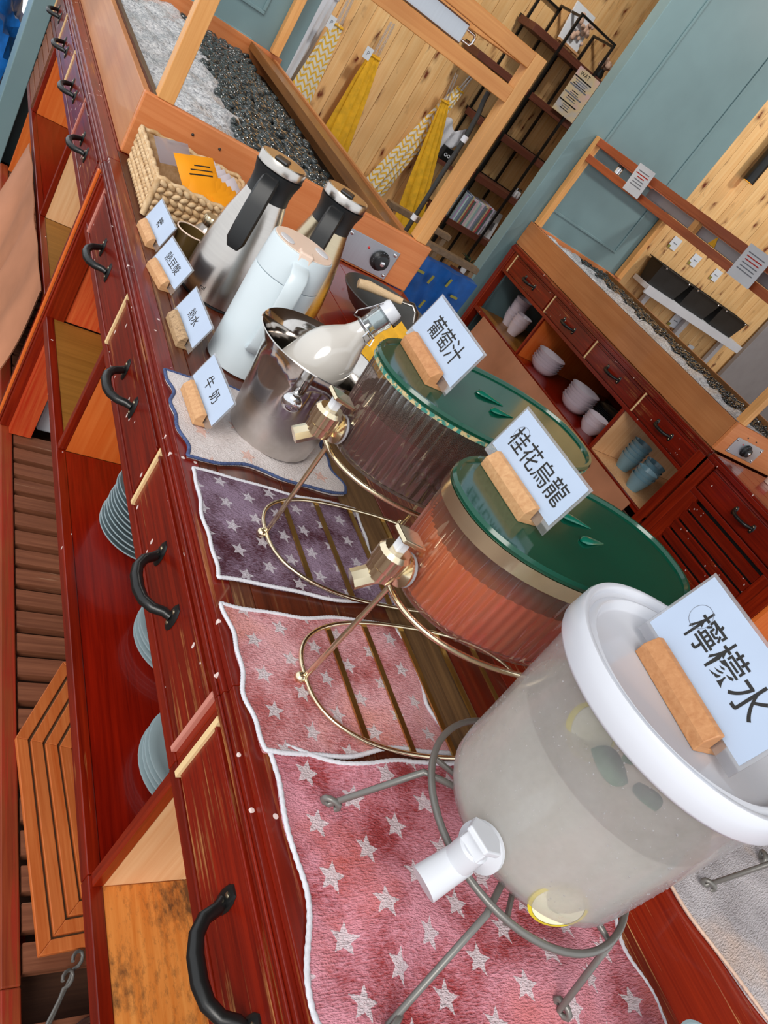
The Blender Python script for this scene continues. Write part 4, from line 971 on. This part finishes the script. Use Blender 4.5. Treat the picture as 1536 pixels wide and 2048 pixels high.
NP.f = [(0, 3, 2, 1), (0, 1, 4), (1, 2, 5, 4), (2, 3, 5), (3, 0, 4, 5)]
NPM = NP.mesh('napkin')
rr = random.Random(9)
for i in range(14):
    o = obj('napkin', NPM, 'yellow', loc=(.91 + (i % 5) * .062 + rr.uniform(-.008, .008), 1.27 + (i // 5) * .075 + rr.uniform(-.006, .006) + (i % 5) * .045, W), rot=(0, 0, .6 + rr.uniform(-.3, .3)),
            label='folded yellow napkin standing in the cluster beyond the bottle', cat='napkin', group='folded yellow napkins')

# ------------------------------------------------------------------ crockery on the cabinet shelves
def vessel(prof, n=40): return MB().lathe(prof, n).mesh('vessel', 45)
PLATE = vessel([(.055, 0), (.06, .0), (.085, .007), (.1, .0125), (.1005, .0145), (.099, .015), (.083, .010), (.058, .0035), (.01, .003)])
def stack(me, name, label_first, label_more, cat, mat, x, y, z, n, dz, group, jit=.0015):
    rr = random.Random(int(x * 1000 + y * 100))
    for i in range(n):
        o = obj(name, me if i == 0 or me.materials else me, mat, loc=(x + rr.uniform(-jit, jit), y + rr.uniform(-jit, jit), z + i * dz))
        tag(o, label_first if i == n - 1 else label_more, cat, group)
ZS = .4445
PL2 = PLATE.copy(); PLB = vessel([(.05, 0), (.056, .0), (.083, .013), (.098, .024), (.0985, .026), (.097, .0265), (.081, .016), (.054, .004), (.01, .003)])
for i in range(10):
    o = obj('plate', PLB, 'ceramic', loc=(.585 + random.uniform(-.002, .002), 1.175 + random.uniform(-.002, .002), ZS + i * .0115))
    tag(o, 'topmost grey plate of the tall stack by the orange divider' if i == 9 else 'grey plate inside the tall stack by the orange divider', 'plate', 'tall stack of grey plates')
for i in range(4):
    o = obj('plate', PLATE, 'ceramic', loc=(.628 + random.uniform(-.002, .002), .9 + random.uniform(-.002, .002), ZS + i * .0115))
    tag(o, 'topmost grey plate of the middle short stack' if i == 3 else 'grey plate under the topmost one in the middle short stack', 'plate', 'middle stack of grey plates')
for i in range(4):
    o = obj('plate', PL2, 'ceramic', loc=(.608 + random.uniform(-.002, .002), .645 + random.uniform(-.002, .002), ZS + i * .0115))
    tag(o, 'topmost grey plate of the short stack by the pale panel' if i == 3 else 'grey plate under the topmost one beside the pale panel', 'plate', 'near stack of grey plates')
PL2.materials.clear(); PL2.materials.append(MT['ceramic'])
BOWL = vessel([(.04, 0), (.045, .0), (.075, .022), (.092, .05), (.0935, .052), (.0915, .052), (.072, .025), (.043, .005), (.01, .004)])
BOWLS = vessel([(.034, 0), (.038, .0), (.06, .03), (.07, .055), (.0712, .057), (.069, .057), (.058, .033), (.036, .005), (.01, .004)])
CUP = vessel([(.03, 0), (.034, .0), (.05, .05), (.056, .075), (.0572, .077), (.055, .077), (.048, .05), (.032, .006), (.01, .005)])
def put(me, mat, name, x, y, n, dz, top, mid, cat, group):
    if not me.materials: me.materials.append(MT[mat])
    for i in range(n):
        o = obj(name, me, mat, loc=(x + random.uniform(-.002, .002), y + random.uniform(-.002, .002), ZS + i * dz)); tag(o, top if i == n - 1 else mid, cat, group)
SB = BOWLS.copy(); SB.materials.clear(); put(SB, 'ceramic_w', 'bowl', .54, 2.74, 5, .013, 'topmost striped white bowl in the far bay', 'striped white bowl within the stack in the far bay', 'bowl', 'striped bowls in the far bay')
put(CUP, 'ceramic_w', 'cup', XR + .22, 3.9, 5, .03, 'topmost white cup of the taller stack near the teal pillar', 'white cup inside the taller stack near the teal pillar', 'cup', 'taller stack of white cups')
C2 = CUP.copy(); put(C2, 'ceramic_w', 'cup', XR + .18, 3.76, 4, .02, 'topmost white cup of the shorter stack', 'white cup inside the shorter stack', 'cup', 'shorter stack of white cups')
put(BOWL, 'ceramic_w', 'bowl', XR + .15, 3.32, 5, .018, 'topmost white bowl of the stack by the orange panel', 'white bowl inside the stack by the orange panel', 'bowl', 'white bowls by the orange panel')
B2 = BOWL.copy(); put(B2, 'ceramic_w', 'bowl', XR + .15, 2.94, 6, .018, 'topmost white bowl of the stack before the dark plates', 'white bowl inside the stack before the dark plates', 'bowl', 'white bowls before the dark plates')
put(BOWLS, 'ceramic_w', 'bowl', XR + .13, 2.72, 4, .016, 'topmost small white bowl next to the pale divider', 'small white bowl inside the stack next to the pale divider', 'bowl', 'small white bowls')
PD = PLATE.copy(); PD.materials.clear(); put(PD, 'ceramic_dk', 'plate', XR + .36, 2.86, 14, .008, 'topmost dark plate behind the white bowls', 'dark plate inside the stack behind the white bowls', 'plate', 'dark plates behind the white bowls')
for k, (dx, y, n) in enumerate(((.2, 2.44, 5), (.22, 2.31, 4), (.12, 2.25, 3))):
    c = CUP.copy(); c.materials.clear(); w_ = ('tallest', 'middle', 'lowest')[k]
    put(c, 'ceramic_b', 'cup', XR + dx, y, n, .024, 'topmost blue-grey cup of the %s stack in the pale bay' % w_, 'blue-grey cup inside the %s stack in the pale bay' % w_, 'cup', '%s stack of blue cups' % w_)

# ------------------------------------------------------------------ on the slatted rack under the cabinets
cheek = [o for o in bpy.data.objects if o.name.startswith('cheek_panel')]
t = thing('mitred_mat', 'mitred wooden duckboard of nested frames lying on the slatted rack', 'duckboard', (.473, .515, .0685), radians(4.3))
def inset(poly, d):
    n = len(poly); out = []
    for i in range(n):
        p0, p1, p2 = (Vector(poly[(i + k) % n]) for k in (-1, 0, 1)); a = (p1 - p0).normalized(); b = (p2 - p1).normalized()
        n1 = Vector((-a.y, a.x)); n2 = Vector((-b.y, b.x)); bis = (n1 + n2); out.append(p1 + bis * (d / max(.2, (1 + n1.dot(n2)))))
    return out
outer = [Vector((0, 0)), Vector((.36, 0)), Vector((.36, .605)), Vector((.115, .598)), Vector((0, .412))]
d = 0
obj('base', MB().prism([tuple(p) for p in inset(outer, .006)], .004, .0125), 'ledge', t)
for rg in range(5):
    a, b = inset(outer, d), inset(outer, d + .0225); d += .0275
    for i in range(5):
        j = (i + 1) % 5; poly = [tuple(a[i]), tuple(a[j]), tuple(b[j]), tuple(b[i])]
        obj('board', MB().prism(poly, .0127, .022), 'mat_wood', t, bevel=.0015)
obj('batten', B(.02, .34, .06, .09, 0, .004), 'darkiron', t); obj('batten', B(.02, .34, .36, .39, 0, .004), 'darkiron', t)
t = thing('folded_wire_stand', 'grey wire stand with looped ends lying on the slatted rack', 'stand', (0, 0, .069))
for (x, y), (x2, y2) in (((.535, .493), (.44, .33)), ((.517, .465), (.432, .33))):
    pts = [(x2, y2, .006), (x - .01, y - .016, .01)] + [(x + .012 * sin(q) * .8 - .004 * cos(q), y + .010 - .012 * cos(q), .012 + .002 * k) for k, q in enumerate([i * 5.2 / 8 for i in range(9)])]
    obj('wire', MB().tube(pts, .0032, 8), 'greywire', t, smooth=60)
t = thing('steel_pot', 'round steel pot standing on the slatted rack', 'pot', (.565, .345, .069))
obj('body', MB().lathe([(.06, 0), (.068, .003), (.07, .02), (.072, .021), (.0695, .022), (.066, .004), (.01, .003)], 48), 'steel', t, smooth=45)
t = thing('storage_box', 'plain white plastic box on the rack behind the red post', 'box', (.505, 1.957, .068))
obj('body', MB().loft([[(.01, .01, 0), (.28, .01, 0), (.28, .26, 0), (.01, .26, 0)], [(0, 0, .2), (.3, 0, .2), (.3, .28, .2), (0, .28, .2)]]), 'white', t, bevel=.008)
obj('lid', B(-.006, .306, -.006, .286, .2005, .22), 'white', t, bevel=.004)

def hanging_sheet(label, X, y0, y1, zt, zb, sgn, seed):
    r = random.Random(seed); m = MB(); ny, nz = 60, 14; p = [r.uniform(0, 6) for _ in range(4)]
    for side in (0, .0025):
        for j in range(nz + 1):
            v = j / nz
            for i in range(ny + 1):
                u = i / ny; y = y0 + (y1 - y0) * u
                m.v.append((X + side - sgn * (.006 + (.008 + .06 * v) * (.5 + .5 * sin(u * 17 + p[0] + 1.5 * v) * sin(u * 7 + p[1])) + .02 * v * v), y + .02 * v * sin(u * 9 + p[2]), zt + (zb + .05 * sin(u * 6 + p[3]) - zt) * v))
    q = (nz + 1) * (ny + 1)
    for j in range(nz):
        for i in range(ny):
            a = j * (ny + 1) + i; m.f.append((a, a + 1, a + ny + 2, a + ny + 1)); a += q; m.f.append((a, a + ny + 1, a + ny + 2, a + 1))
    for i in range(ny):
        a = i; m.f.append((a + 1, a, a + q, a + 1 + q)); a = nz * (ny + 1) + i; m.f.append((a, a + 1, a + 1 + q, a + q))
    return obj('vinyl_curtain', m, 'brownsheet', smooth=70, label=label, cat='curtain')
hanging_sheet('brown vinyl curtain hanging from the shelf edge beyond the red post', XF - .0075, 2.06, 3.12, .452, .12, 1, 1)
hanging_sheet('brown vinyl curtain hanging from the shelf edge of the opposite cabinet', XR - .0075, 2.1, 3.85, .44, .1, 1, 2)

# ------------------------------------------------------------------ things far behind the left counter
def crumpled(name, label, cat, mat, loc, size, seed, flat=1):
    r = random.Random(seed); m = MB().ball((0, 0, 0), 1, 36, 20); ph = [r.uniform(0, 6) for _ in range(8)]
    out = []
    for x, y, z in m.v:
        k = 1 + .10 * sin(6 * x + ph[0]) * sin(5 * z + ph[1]) + .08 * sin(11 * y + ph[2] + 5 * z) + .05 * sin(17 * z + 9 * x + ph[3])
        p = [math.copysign(abs(c) ** .6, c) * k for c in (x, y, z)]; out.append(tuple(a * b for a, b in zip(p, size)))
    m.v = out; return obj(name, m, mat, smooth=35, loc=loc, label=label, cat=cat)
crumpled('tarpaulin_bag', 'crumpled blue tarpaulin bag beyond the teal pillar', 'bag', 'bluetarp', (.22, 4.75, .3), (.19, .2, .29), 1)
t = thing('white_tub', 'round white plastic tub sitting on the blue tarpaulin', 'tub', (.3, 4.75, .62))
obj('tub', MB().lathe([(.07, 0), (.1, .01), (.13, .12), (.132, .13), (.125, .13), (.09, .02), (.02, .01)], 40), 'white', t, smooth=50)
# blue bag on a rack in the aisle
t = thing('bag_rack', 'low wooden rack with a weathered top rail in the aisle', 'rack', (1.66, 2.62, 0))
for x, y in ((0, 0), (.30, 0), (0, .3), (.30, .3)): obj('leg', B(x, x + .025, y, y + .025, 0, .915), 'ledge', t, bevel=.002)
obj('rail', B(-.01, .335, -.004, .03, .9155, .94), 'ledge', t, bevel=.002); obj('rail', B(-.01, .335, .295, .33, .9155, .94), 'ledge', t, bevel=.002)
t = thing('shopping_bag', 'blue woven plastic bag with yellow stitching hung in front of the rack', 'bag', (1.80, 2.56, .45))
m = MB(); rings = []
for j in range(13):
    v = j / 12; rings.append([((-.16 + .32 * u) * (1 + .04 * sin(v * 5 + u * 9)), s * (.028 + .012 * sin(u * 14 + v * 6) * sin(3.14 * u)) * (1 if 0 < v else .6), v * .45) for s, us in ((-1, [i / 14 for i in range(15)]), (1, [i / 14 for i in range(14, -1, -1)])) for u in us])
obj('cloth', m.loft(rings), 'bluebag', t, smooth=60)
st = MB().box(-.005, .005, 0, .003, -.018, .018).mesh('stitch')
for i, (x, z) in enumerate(((-.11, .40), (-.05, .39), (.03, .41), (.09, .37), (-.13, .3), (-.02, .29), (.07, .3), (-.08, .2), (.04, .19), (.11, .22))):
    obj('stitch', st, 'yellowstitch', t, loc=(x, -.046, z), rot=(0, radians(90 if i % 3 == 0 else 8), 0))

# ------------------------------------------------------------------ pine wall: furled parasols, shelf unit
def parasol(label, top, neck, bot, w0, w1, mat, y, tipmat=None, tagp=False, group=None):
    """furled parasol standing against the wall; top, neck and bottom given as (x, z)"""
    t = thing('furled_parasol', label, 'parasol', (neck[0], y, 0), group=group)
    m = MB(); rings = []; ax = Vector((bot[0] - neck[0], 0, bot[1] - neck[1])); L = ax.length; ax.normalize(); sd = Vector((-ax.z, 0, ax.x)) * -1
    for j in range(15):
        v = j / 14; wd = w0 + (w1 - w0) * v ** .8; c = Vector((0, 0, neck[1])) + ax * (L * v)
        rings.append([c + sd * (wd * cos(a) * (1 + .12 * sin(a * 7 + v * 3))) + Vector((0, .45 * wd * sin(a) * (1 + .25 * sin(a * 9 + v * 2)), 0)) for a in [2 * pi * i / 40 for i in range(40)]])
    obj('canopy', m.loft(rings), mat, t, smooth=60)
    for k in range(4):
        o = (k - 1.5) * w0 * .42
        obj('rib_tip', MB().tube([(o, (k % 2) * .01 - .005, neck[1] - .01), (top[0] - neck[0] + o * .8, (k % 2) * .01 - .005, top[1])], .0045, 8), 'acrylic', t, smooth=60)
    obj('strap', MB().tube([(w0 * 1.12 * cos(2 * pi * i / 20), w0 * .6 * sin(2 * pi * i / 20), neck[1] - .012) for i in range(20)], .005, 6, closed=True), mat if mat != 'chevron' else 'yellow', t, smooth=60)
    if tagp:
        g = obj('tag', B(-w0 * 2.6, -w0 * 1.2, -.04, -.038, neck[1] - .05, neck[1] + .02), 'paperw', t)
        me = txt('P', .035); me.transform(Matrix.Translation((-w0 * 1.9, -.0405, neck[1] - .015)) @ Matrix.Rotation(pi / 2, 4, 'X')); obj('tag_print', me, 'inkgrey', g)
    return t
parasol('furled white parasol leaning beside the teal partition', (1.91, 1.62), (1.89, 1.36), (1.825, .5), .045, .08, 'whitecloth', 5.22)
parasol('furled chevron parasol with a paper tag, next to the white one', (1.965, 1.5), (1.975, 1.25), (1.955, .5), .032, .095, 'chevron', 5.14, tagp=True)
parasol('furled plain yellow parasol standing alone on the knotty pine', (2.30, 1.43), (2.305, 1.225), (2.365, .4), .036, .125, 'yellow', 5.21, tagp=True)
parasol('furled chevron parasol leaning behind the crossed yellow one', (2.985, 1.47), (2.965, 1.36), (2.74, .3), .03, .1, 'chevron', 5.24, tagp=False)
parasol('furled slim yellow parasol crossing over the chevron one', (2.825, 1.42), (2.86, 1.255), (3.13, .38), .026, .11, 'yellow', 5.14)
t = thing('rag', 'grey-white rag hanging on the pine wall beside the slim yellow parasol', 'rag', (3.07, 5.24, .85))
m = MB()
for j in range(9):
    for i in range(13):
        u, v = i / 12, j / 8; m.v.append((-.09 + .2 * u + .08 * v * (u - .5), .012 * sin(u * 20 + v * 3), .3 - v * (.3 if u < .5 else .12) + .03 * sin(u * 8)))
for j in range(8):
    for i in range(12): a = j * 13 + i; m.f.append((a, a + 1, a + 14, a + 13))
o = obj('cloth', m, 'whitecloth', t, smooth=60); sm = o.modifiers.new('thick', 'SOLIDIFY'); sm.thickness = .004
t = thing('black_sign', 'small black box sign with white scribble near the rag', 'sign', (3.12, 5.16, .93))
obj('panel', B(-.055, .06, 0, .05, .0, .09), 'black', t, bevel=.003)
me = txt('ooo', .05); me.transform(Matrix.Translation((0, -.001, .045)) @ Matrix.Rotation(pi / 2, 4, 'X')); obj('lettering', me, 'paperw', t)
obj('ledge', B(-.06, .075, -.01, .06, -.03, -.001), 'shelfwood', t)

t = thing('shelf_unit', 'open black iron shelf unit with dark brown boards on the pine wall', 'shelf', (0, 0, 0))
Y0, Y1 = 5.04, 5.25
for a, b, z in ((3.06, 3.95, 1.925), (2.82, 3.95, 1.61), (3.09, 3.95, 1.3), (3.28, 3.95, .995), (3.24, 3.95, .64)):
    obj('board', B(a, b, Y0 - .01, Y1, z - .045, z), 'shelfwood', t, bevel=.002)
    obj('iron_rail', B(a, b, Y1 + .002, Y1 + .02, z - .02, z + .005), 'black', t)
for x, z0, z1 in ((3.296, 0, 2.12), (3.645, 0, 2.12)):
    for y in (Y0 - .026, Y1 + .021): obj('upright', B(x, x + .016, y, y + .015, z0, z1), 'black', t)
    obj('cross_bar', B(x, x + .016, Y0 - .011, Y1 + .021, 2.105, 2.12), 'black', t)
obj('upright', B(3.12, 3.136, Y1 + .021, Y1 + .036, .5, 2.08), 'black', t); obj('upright', B(3.48, 3.496, Y1 + .021, Y1 + .036, .0, 1.9), 'black', t)
obj('cross_bar', B(3.12, 3.31, Y1 + .021, Y1 + .036, 2.081, 2.096), 'black', t); obj('cross_bar', B(3.296, 3.66, Y0 - .026, Y0 - .011, 2.1205, 2.135), 'black', t)
rr = random.Random(21); x = 3.322; cols = [(206, 214, 222), (170, 190, 210), (196, 176, 206), (226, 226, 230), (150, 160, 180), (120, 140, 150), (214, 200, 150), (190, 90, 90), (90, 110, 110), (220, 210, 214)]
cn = ['white', 'pale blue', 'lilac', 'ivory', 'slate', 'grey-green', 'straw', 'red', 'dark green', 'rose-white']
bi = 0
while x < 3.63:
    wd = rr.uniform(.011, .02); h = rr.uniform(.185, .215); k = bi % 10
    b = thing('book', 'slim magazine with a %s spine, number %d from the iron upright' % (cn[k], bi + 1), 'book', (x, Y0, .6405), group='magazines on the low shelf')
    c = plain('spine_%d' % bi, tuple(int(v * rr.uniform(.9, 1.05)) if v < 240 else v for v in cols[k]), .45, var=.04)
    obj('cover', B(0, wd - .0012, 0, .15, 0, h), c, b); obj('page_block', B(.0012, wd - .0024, .003, .1505, .0012, h + .0005), 'paperw', b)
    x += wd + .0004; bi += 1
for xx, ww, lab in ((3.20, .03, 'tall white folder at the end of the magazine row'),):
    b = thing('folder', lab, 'folder', (3.252, Y0, .6405)); obj('cover', B(0, .035, 0, .15, 0, .24), 'paperw', b); obj('flap', B(.005, .03, -.002, .0, .05, .1), 'inkgrey', b)
t = thing('menu_sheet', 'laminated pastel menu sheet standing on the iron shelf', 'sign', (3.62, Y0 - .032, 1.612))
k = N('menu_pastel'); setb(k.b, .3, coat=.3); k.l(k.ramp(k.noise(k.coords((1, 1, 1), rand=False), 7, 2), (.3, lin((196, 204, 226))), (.5, lin((236, 214, 170))), (.7, lin((232, 190, 214)))), k.b.inputs['Base Color'])
sh = obj('sheet', B(-.108, .108, 0, .002, 0, .298), k.m, t)
me = txt('WAT', .04); me.transform(Matrix.Translation((-.03, -.0008, .268)) @ Matrix.Rotation(pi / 2, 4, 'X')); obj('heading', me, 'ink', sh)
for i in range(16):
    if i in (5, 11): continue
    z = .235 - i * .0135; wd = rr.uniform(.03, .075) if i % 4 else .085
    obj('text_line', B(-.02 - wd, -.02 + wd, -.0009, -.0002, z, z + (.005 if i % 4 else .008)), 'inkgrey' if i % 3 else 'ink', sh)
t = thing('picture_easel', 'small canvas with dried flowers on a wooden easel on the shelf', 'picture', (3.40, 5.1, 1.9255), rot=(radians(-10), 0, radians(6)))
obj('canvas', B(-.1, .1, 0, .012, .03, .26), 'paperw', t); obj('ledge', B(-.11, .11, -.02, .0, .015, .029), 'blockwood', t)
for s in (-1, 1): obj('leg', B(s * .07 - .008, s * .07 + .008, .013, .024, 0, .2), 'blockwood', t)
for i in range(16): obj('flower', MB().ball((rr.uniform(-.02, .1), -.014 - rr.random() * .02, .07 + rr.random() * .17), rr.uniform(.012, .022), 8, 6, (1, .6, 1)), 'flower', t, smooth=60)
t = thing('dried_flowers', 'bunch of dried flowers in a dark vase at the shelf end', 'flowers', (3.76, 5.12, 1.9255))
obj('vase', MB().lathe([(.025, 0), (.032, .02), (.02, .055), (.022, .06)], 20), 'black', t, smooth=50)
for i in range(12):
    a = rr.uniform(0, 6.28); r_ = rr.uniform(.01, .06); obj('flower', MB().ball((r_ * cos(a), r_ * sin(a) * .6, .075 + rr.random() * .06), rr.uniform(.014, .024), 8, 6), 'flower', t, smooth=60)
for i in range(3):
    t = thing('spice_jar', 'little chrome-lidded jar on the fourth shelf' , 'jar', (3.735 + i * .04, 5.09 + .02 * (i % 2), .9955), group='chrome-lidded jars on the shelf')
    obj('glass', MB().lathe([(.016, 0), (.018, .003), (.018, .04), (.013, .05)], 18), 'white', t, smooth=45); obj('lid', MB().lathe([(.0145, .0502), (.0145, .066), (.01, .07)], 18), 'chrome', t, smooth=45)
t = thing('drawing_card', 'pale drawing leaning beside the magazines on the low shelf', 'picture', (3.745, 5.12, .6405), rot=(radians(-10), 0, 0))
obj('card', B(-.06, .06, 0, .003, 0, .2), 'paperw', t); obj('sketch', B(-.03, .035, -.001, -.0004, .06, .12), 'inkgrey', t)
t = thing('small_fern', 'dark spiky fern in a white pot under the low shelf', 'plant', (3.66, 4.95, .36))
obj('pot', MB().lathe([(.03, 0), (.035, .002), (.042, .06), (.038, .06), (.03, .05)], 20), 'white', t, smooth=45)
obj('stand', B(-.1, .1, -.06, .06, -.36, -.0005), 'shelfwood', t)
for i in range(9):
    a = i * .7; obj('frond', MB().tube([(0, 0, .05), (.04 * cos(a), .04 * sin(a), .11), (.1 * cos(a), .1 * sin(a), .12)], [.003, .006, .001], 5), 'leafdark', t, smooth=50)

# ------------------------------------------------------------------ fittings on the two frames
t = thing('heat_lamp', 'steel heat lamp housing with a wire handle between the frame rails', 'heater', (.72, 2.127, 1.5255))
obj('housing', B(.0, .41, .0, .16, 0, .052), 'steelplate', t, bevel=.004); obj('dark_section', B(-.2, -.001, .0, .16, 0, .05), 'steel2', t, bevel=.004)
obj('handle', MB().tube([(.41, .02, .012), (.445, .02, .012), (.45, .02, .02), (.45, .02, .034), (.445, .02, .04), (.41, .02, .04)], .004, 8), 'chrome', t, smooth=50)
for x in (-.06, -.14): obj('hook', MB().tube([(x, -.004, .05), (x, -.008, .03), (x + .012, -.008, .022), (x + .02, -.004, .03)], .003, 6), 'chrome', t, smooth=50)
t = thing('conduit', 'grey cable conduit clipped along the corner post of the near frame', 'cable', (0, 0, 0))
obj('tube', MB().tube([(1.308, 2.14, 1.0365), (1.308, 2.14, 1.2), (1.308, 2.14, 1.36), (1.303, 2.142, 1.42), (1.296, 2.145, 1.455), (1.294, 2.145, 1.479)], .0075, 10), 'darkiron', t, smooth=60)
for z in (1.075, 1.335): obj('clip', MB().lathe([(.0095, 0), (.0095, .018)], 14, cap0=True).xf(Matrix.Translation((1.308, 2.14, z))), 'white', t, smooth=40)
t = thing('strip_heater', 'long grey strip heater between the red-brown rails', 'heater', (3.30, 0, 0))
obj('housing', B(0, .1, 2.15, 3.5, 1.527, 1.578), 'greypanel', t, bevel=.003)
tri = MB().prism([(-.028, -.02), (.028, -.02), (0, .03)], 0, .0012).xf(Matrix.Translation((-.0015, 2.90, 1.549)) @ Matrix.Rotation(-pi / 2, 4, 'Y') @ Matrix.Rotation(-pi / 2, 4, 'Z')); obj('warning_sign', tri, 'yellow', t)
t = thing('metal_canister', 'chrome canister with a black lid on the rail of the opposite frame', 'canister', (3.268, 3.77, 1.5245))
obj('body', MB().lathe([(.017, 0), (.02, .002), (.02, .036)], 24), 'chrome', t, smooth=45); obj('lid', MB().lathe([(.019, .0365), (.019, .046), (.012, .05)], 24), 'black', t, smooth=45)
def taped(label, y, z, w_, h_, X=3.2245):
    t = thing('taped_notice', label, 'notice', (X, y, z), rot=(0, radians(-3), 0))
    s = obj('paper', B(-.0015, 0, -w_ / 2, w_ / 2, 0, h_), 'paperw', t)
    for i in range(6):
        q = .03 + rr.random() * .03; obj('text_line', B(-.0022, -.0016, -q, q, h_ * .78 - i * h_ * .1, h_ * .78 - i * h_ * .1 + .005), 'red' if i in (1, 2) else 'inkgrey', s)
taped('white notice taped across both rails near the canister', 3.53, 1.49, .15, .15)
taped('white notice taped across both rails at the near end', 2.57, 1.478, .16, .16)

# ------------------------------------------------------------------ service wall at the right
t = thing('pan_shelf', 'white wall shelf with legs that carries the black pans', 'shelf', (4.38, 0, 0))
obj('top', B(0, 1.32, 4.06, 4.2255, 1.075, 1.11), 'paperw', t, bevel=.002); obj('fascia', B(0, 1.32, 4.045, 4.0595, 1.05, 1.11), 'white', t, bevel=.002)
for x in (.2, .74, 1.26): obj('leg', B(x, x + .05, 4.19, 4.2255, .78, 1.0745), 'white', t, bevel=.002)
PAN = MB().loft([[(.03, .03, 0), (.35, .03, 0), (.35, .13, 0), (.03, .13, 0)], [(.012, .012, .15), (.378, .012, .15), (.378, .15, .15), (.012, .15, .15)], [(0, 0, .152), (.39, 0, .152), (.39, .163, .152), (0, .163, .152)], [(0, 0, .158), (.39, 0, .158), (.39, .163, .158), (0, .163, .158)], [(.016, .016, .158), (.374, .016, .158), (.374, .146, .158), (.016, .146, .158)], [(.034, .034, .006), (.346, .034, .006), (.346, .126, .006), (.034, .126, .006)]])
PM = PAN.mesh('pan')
for i, w_ in enumerate(('beside the timber trim', 'in the middle of the three', 'beside the grey panel')):
    t = thing('food_pan', 'deep black food pan on the white shelf, ' + w_, 'pan', (4.37 + i * .41, 4.06, 1.1105), group='black food pans')
    obj('pan', PM, 'blackplastic', t); 
    for x in (.05, .34): obj('clip', MB().ball((x, -.003, .15), .008, 8, 6), 'chrome', t, smooth=60)
for i, (x, z, a, w_) in enumerate(((4.46, 1.37, .09, 'above the pan beside the timber trim'), (4.74, 1.36, .09, 'above the middle pan'), (5.03, 1.365, .09, 'above the pan beside the grey panel'), (5.02, .93, .11, 'below the white shelf, middle one'), (5.17, .84, .07, 'low on the pine boards'), (5.4, .82, .08, 'lowest, next to a white leg'))):
    t = thing('wall_note', 'little white paper note pinned ' + w_, 'note', (x, 4.2355, z))
    s = obj('paper', B(0, a, -.0035, -.0025, 0, a * .95), 'paperw', t); obj('corner_print', B(.0, a * .3, -.0042, -.0036, 0, a * .22), 'yellowstitch', s); obj('text_line', B(a * .3, a * .75, -.0042, -.0036, a * .45, a * .52), 'inkgrey', s)
t = thing('tube_light', 'black tube spotlight with a golden inside on the pine boards', 'light', (4.6, 4.17, 1.98))
obj('tube', MB().lathe([(.042, 0), (.042, .55), (.04, .552), (.036, .55), (.038, .0)], 32, cap0=False, cap1=False), 'black', t, smooth=40)
obj('reflector', MB().lathe([(.0375, .002), (.034, .06), (.0, .08)], 32, cap0=False), 'heatorange', t, smooth=50); obj('bracket', B(-.01, .01, .042, .07, .25, .3), 'black', t)
t = thing('red_ornament', 'little cream cup with a bright red band on the opposite worktop', 'cup', (3.60, 1.91, W))
obj('cup', MB().lathe([(.02, 0), (.023, .002), (.027, .05), (.025, .05), (.02, .005), (.01, .004)], 24), 'cream', t, smooth=45); obj('band', MB().lathe([(.0262, .03), (.0278, .0302), (.0282, .0505), (.0272, .051)], 24, cap0=False, cap1=False), 'red', t, smooth=45)

# ------------------------------------------------------------------ added spotlights, out of view, that brighten the back of the room
def added_spot(label, p, target, power):
    d = (Vector(target) - Vector(p)).normalized()
    t = thing('added_spot', label, 'light', p, rot=d.to_track_quat('-Z', 'Y').to_euler(), group=None)
    obj('tube', MB().lathe([(.05, .02), (.05, .22), (.047, .222), (.044, .2), (.045, .02)], 28, cap0=False), 'black', t, smooth=40)
    obj('stem', MB().tube([(0, 0, .2), (0, 0, .3)], .008, 8), 'black', t)
    ld = bpy.data.lights.new('added_fill_lamp', 'SPOT'); ld.energy = power; ld.spot_size = radians(125); ld.spot_blend = .9; ld.shadow_soft_size = .12; ld.color = (1, .95, .88)
    lo = bpy.data.objects.new('added_fill_lamp', ld); COL.objects.link(lo); lo.parent = t; lo.location = (0, 0, 0)
added_spot('added unseen fill spotlight aimed at the furled parasols', (2.3, 3.6, 3.3), (2.4, 5.3, 1.2), 140)
added_spot('added unseen fill spotlight aimed at the teal partition', (3.7, 2.4, 3.3), (3.6, 4.1, 1.4), 50)
added_spot('added unseen fill spotlight aimed at the black food pans', (5.1, 2.6, 3.3), (5.0, 4.24, 1.2), 105)
added_spot('added unseen fill spotlight over the ice trough', (.9, 3.0, 3.3), (.9, 3.2, 1), 55)
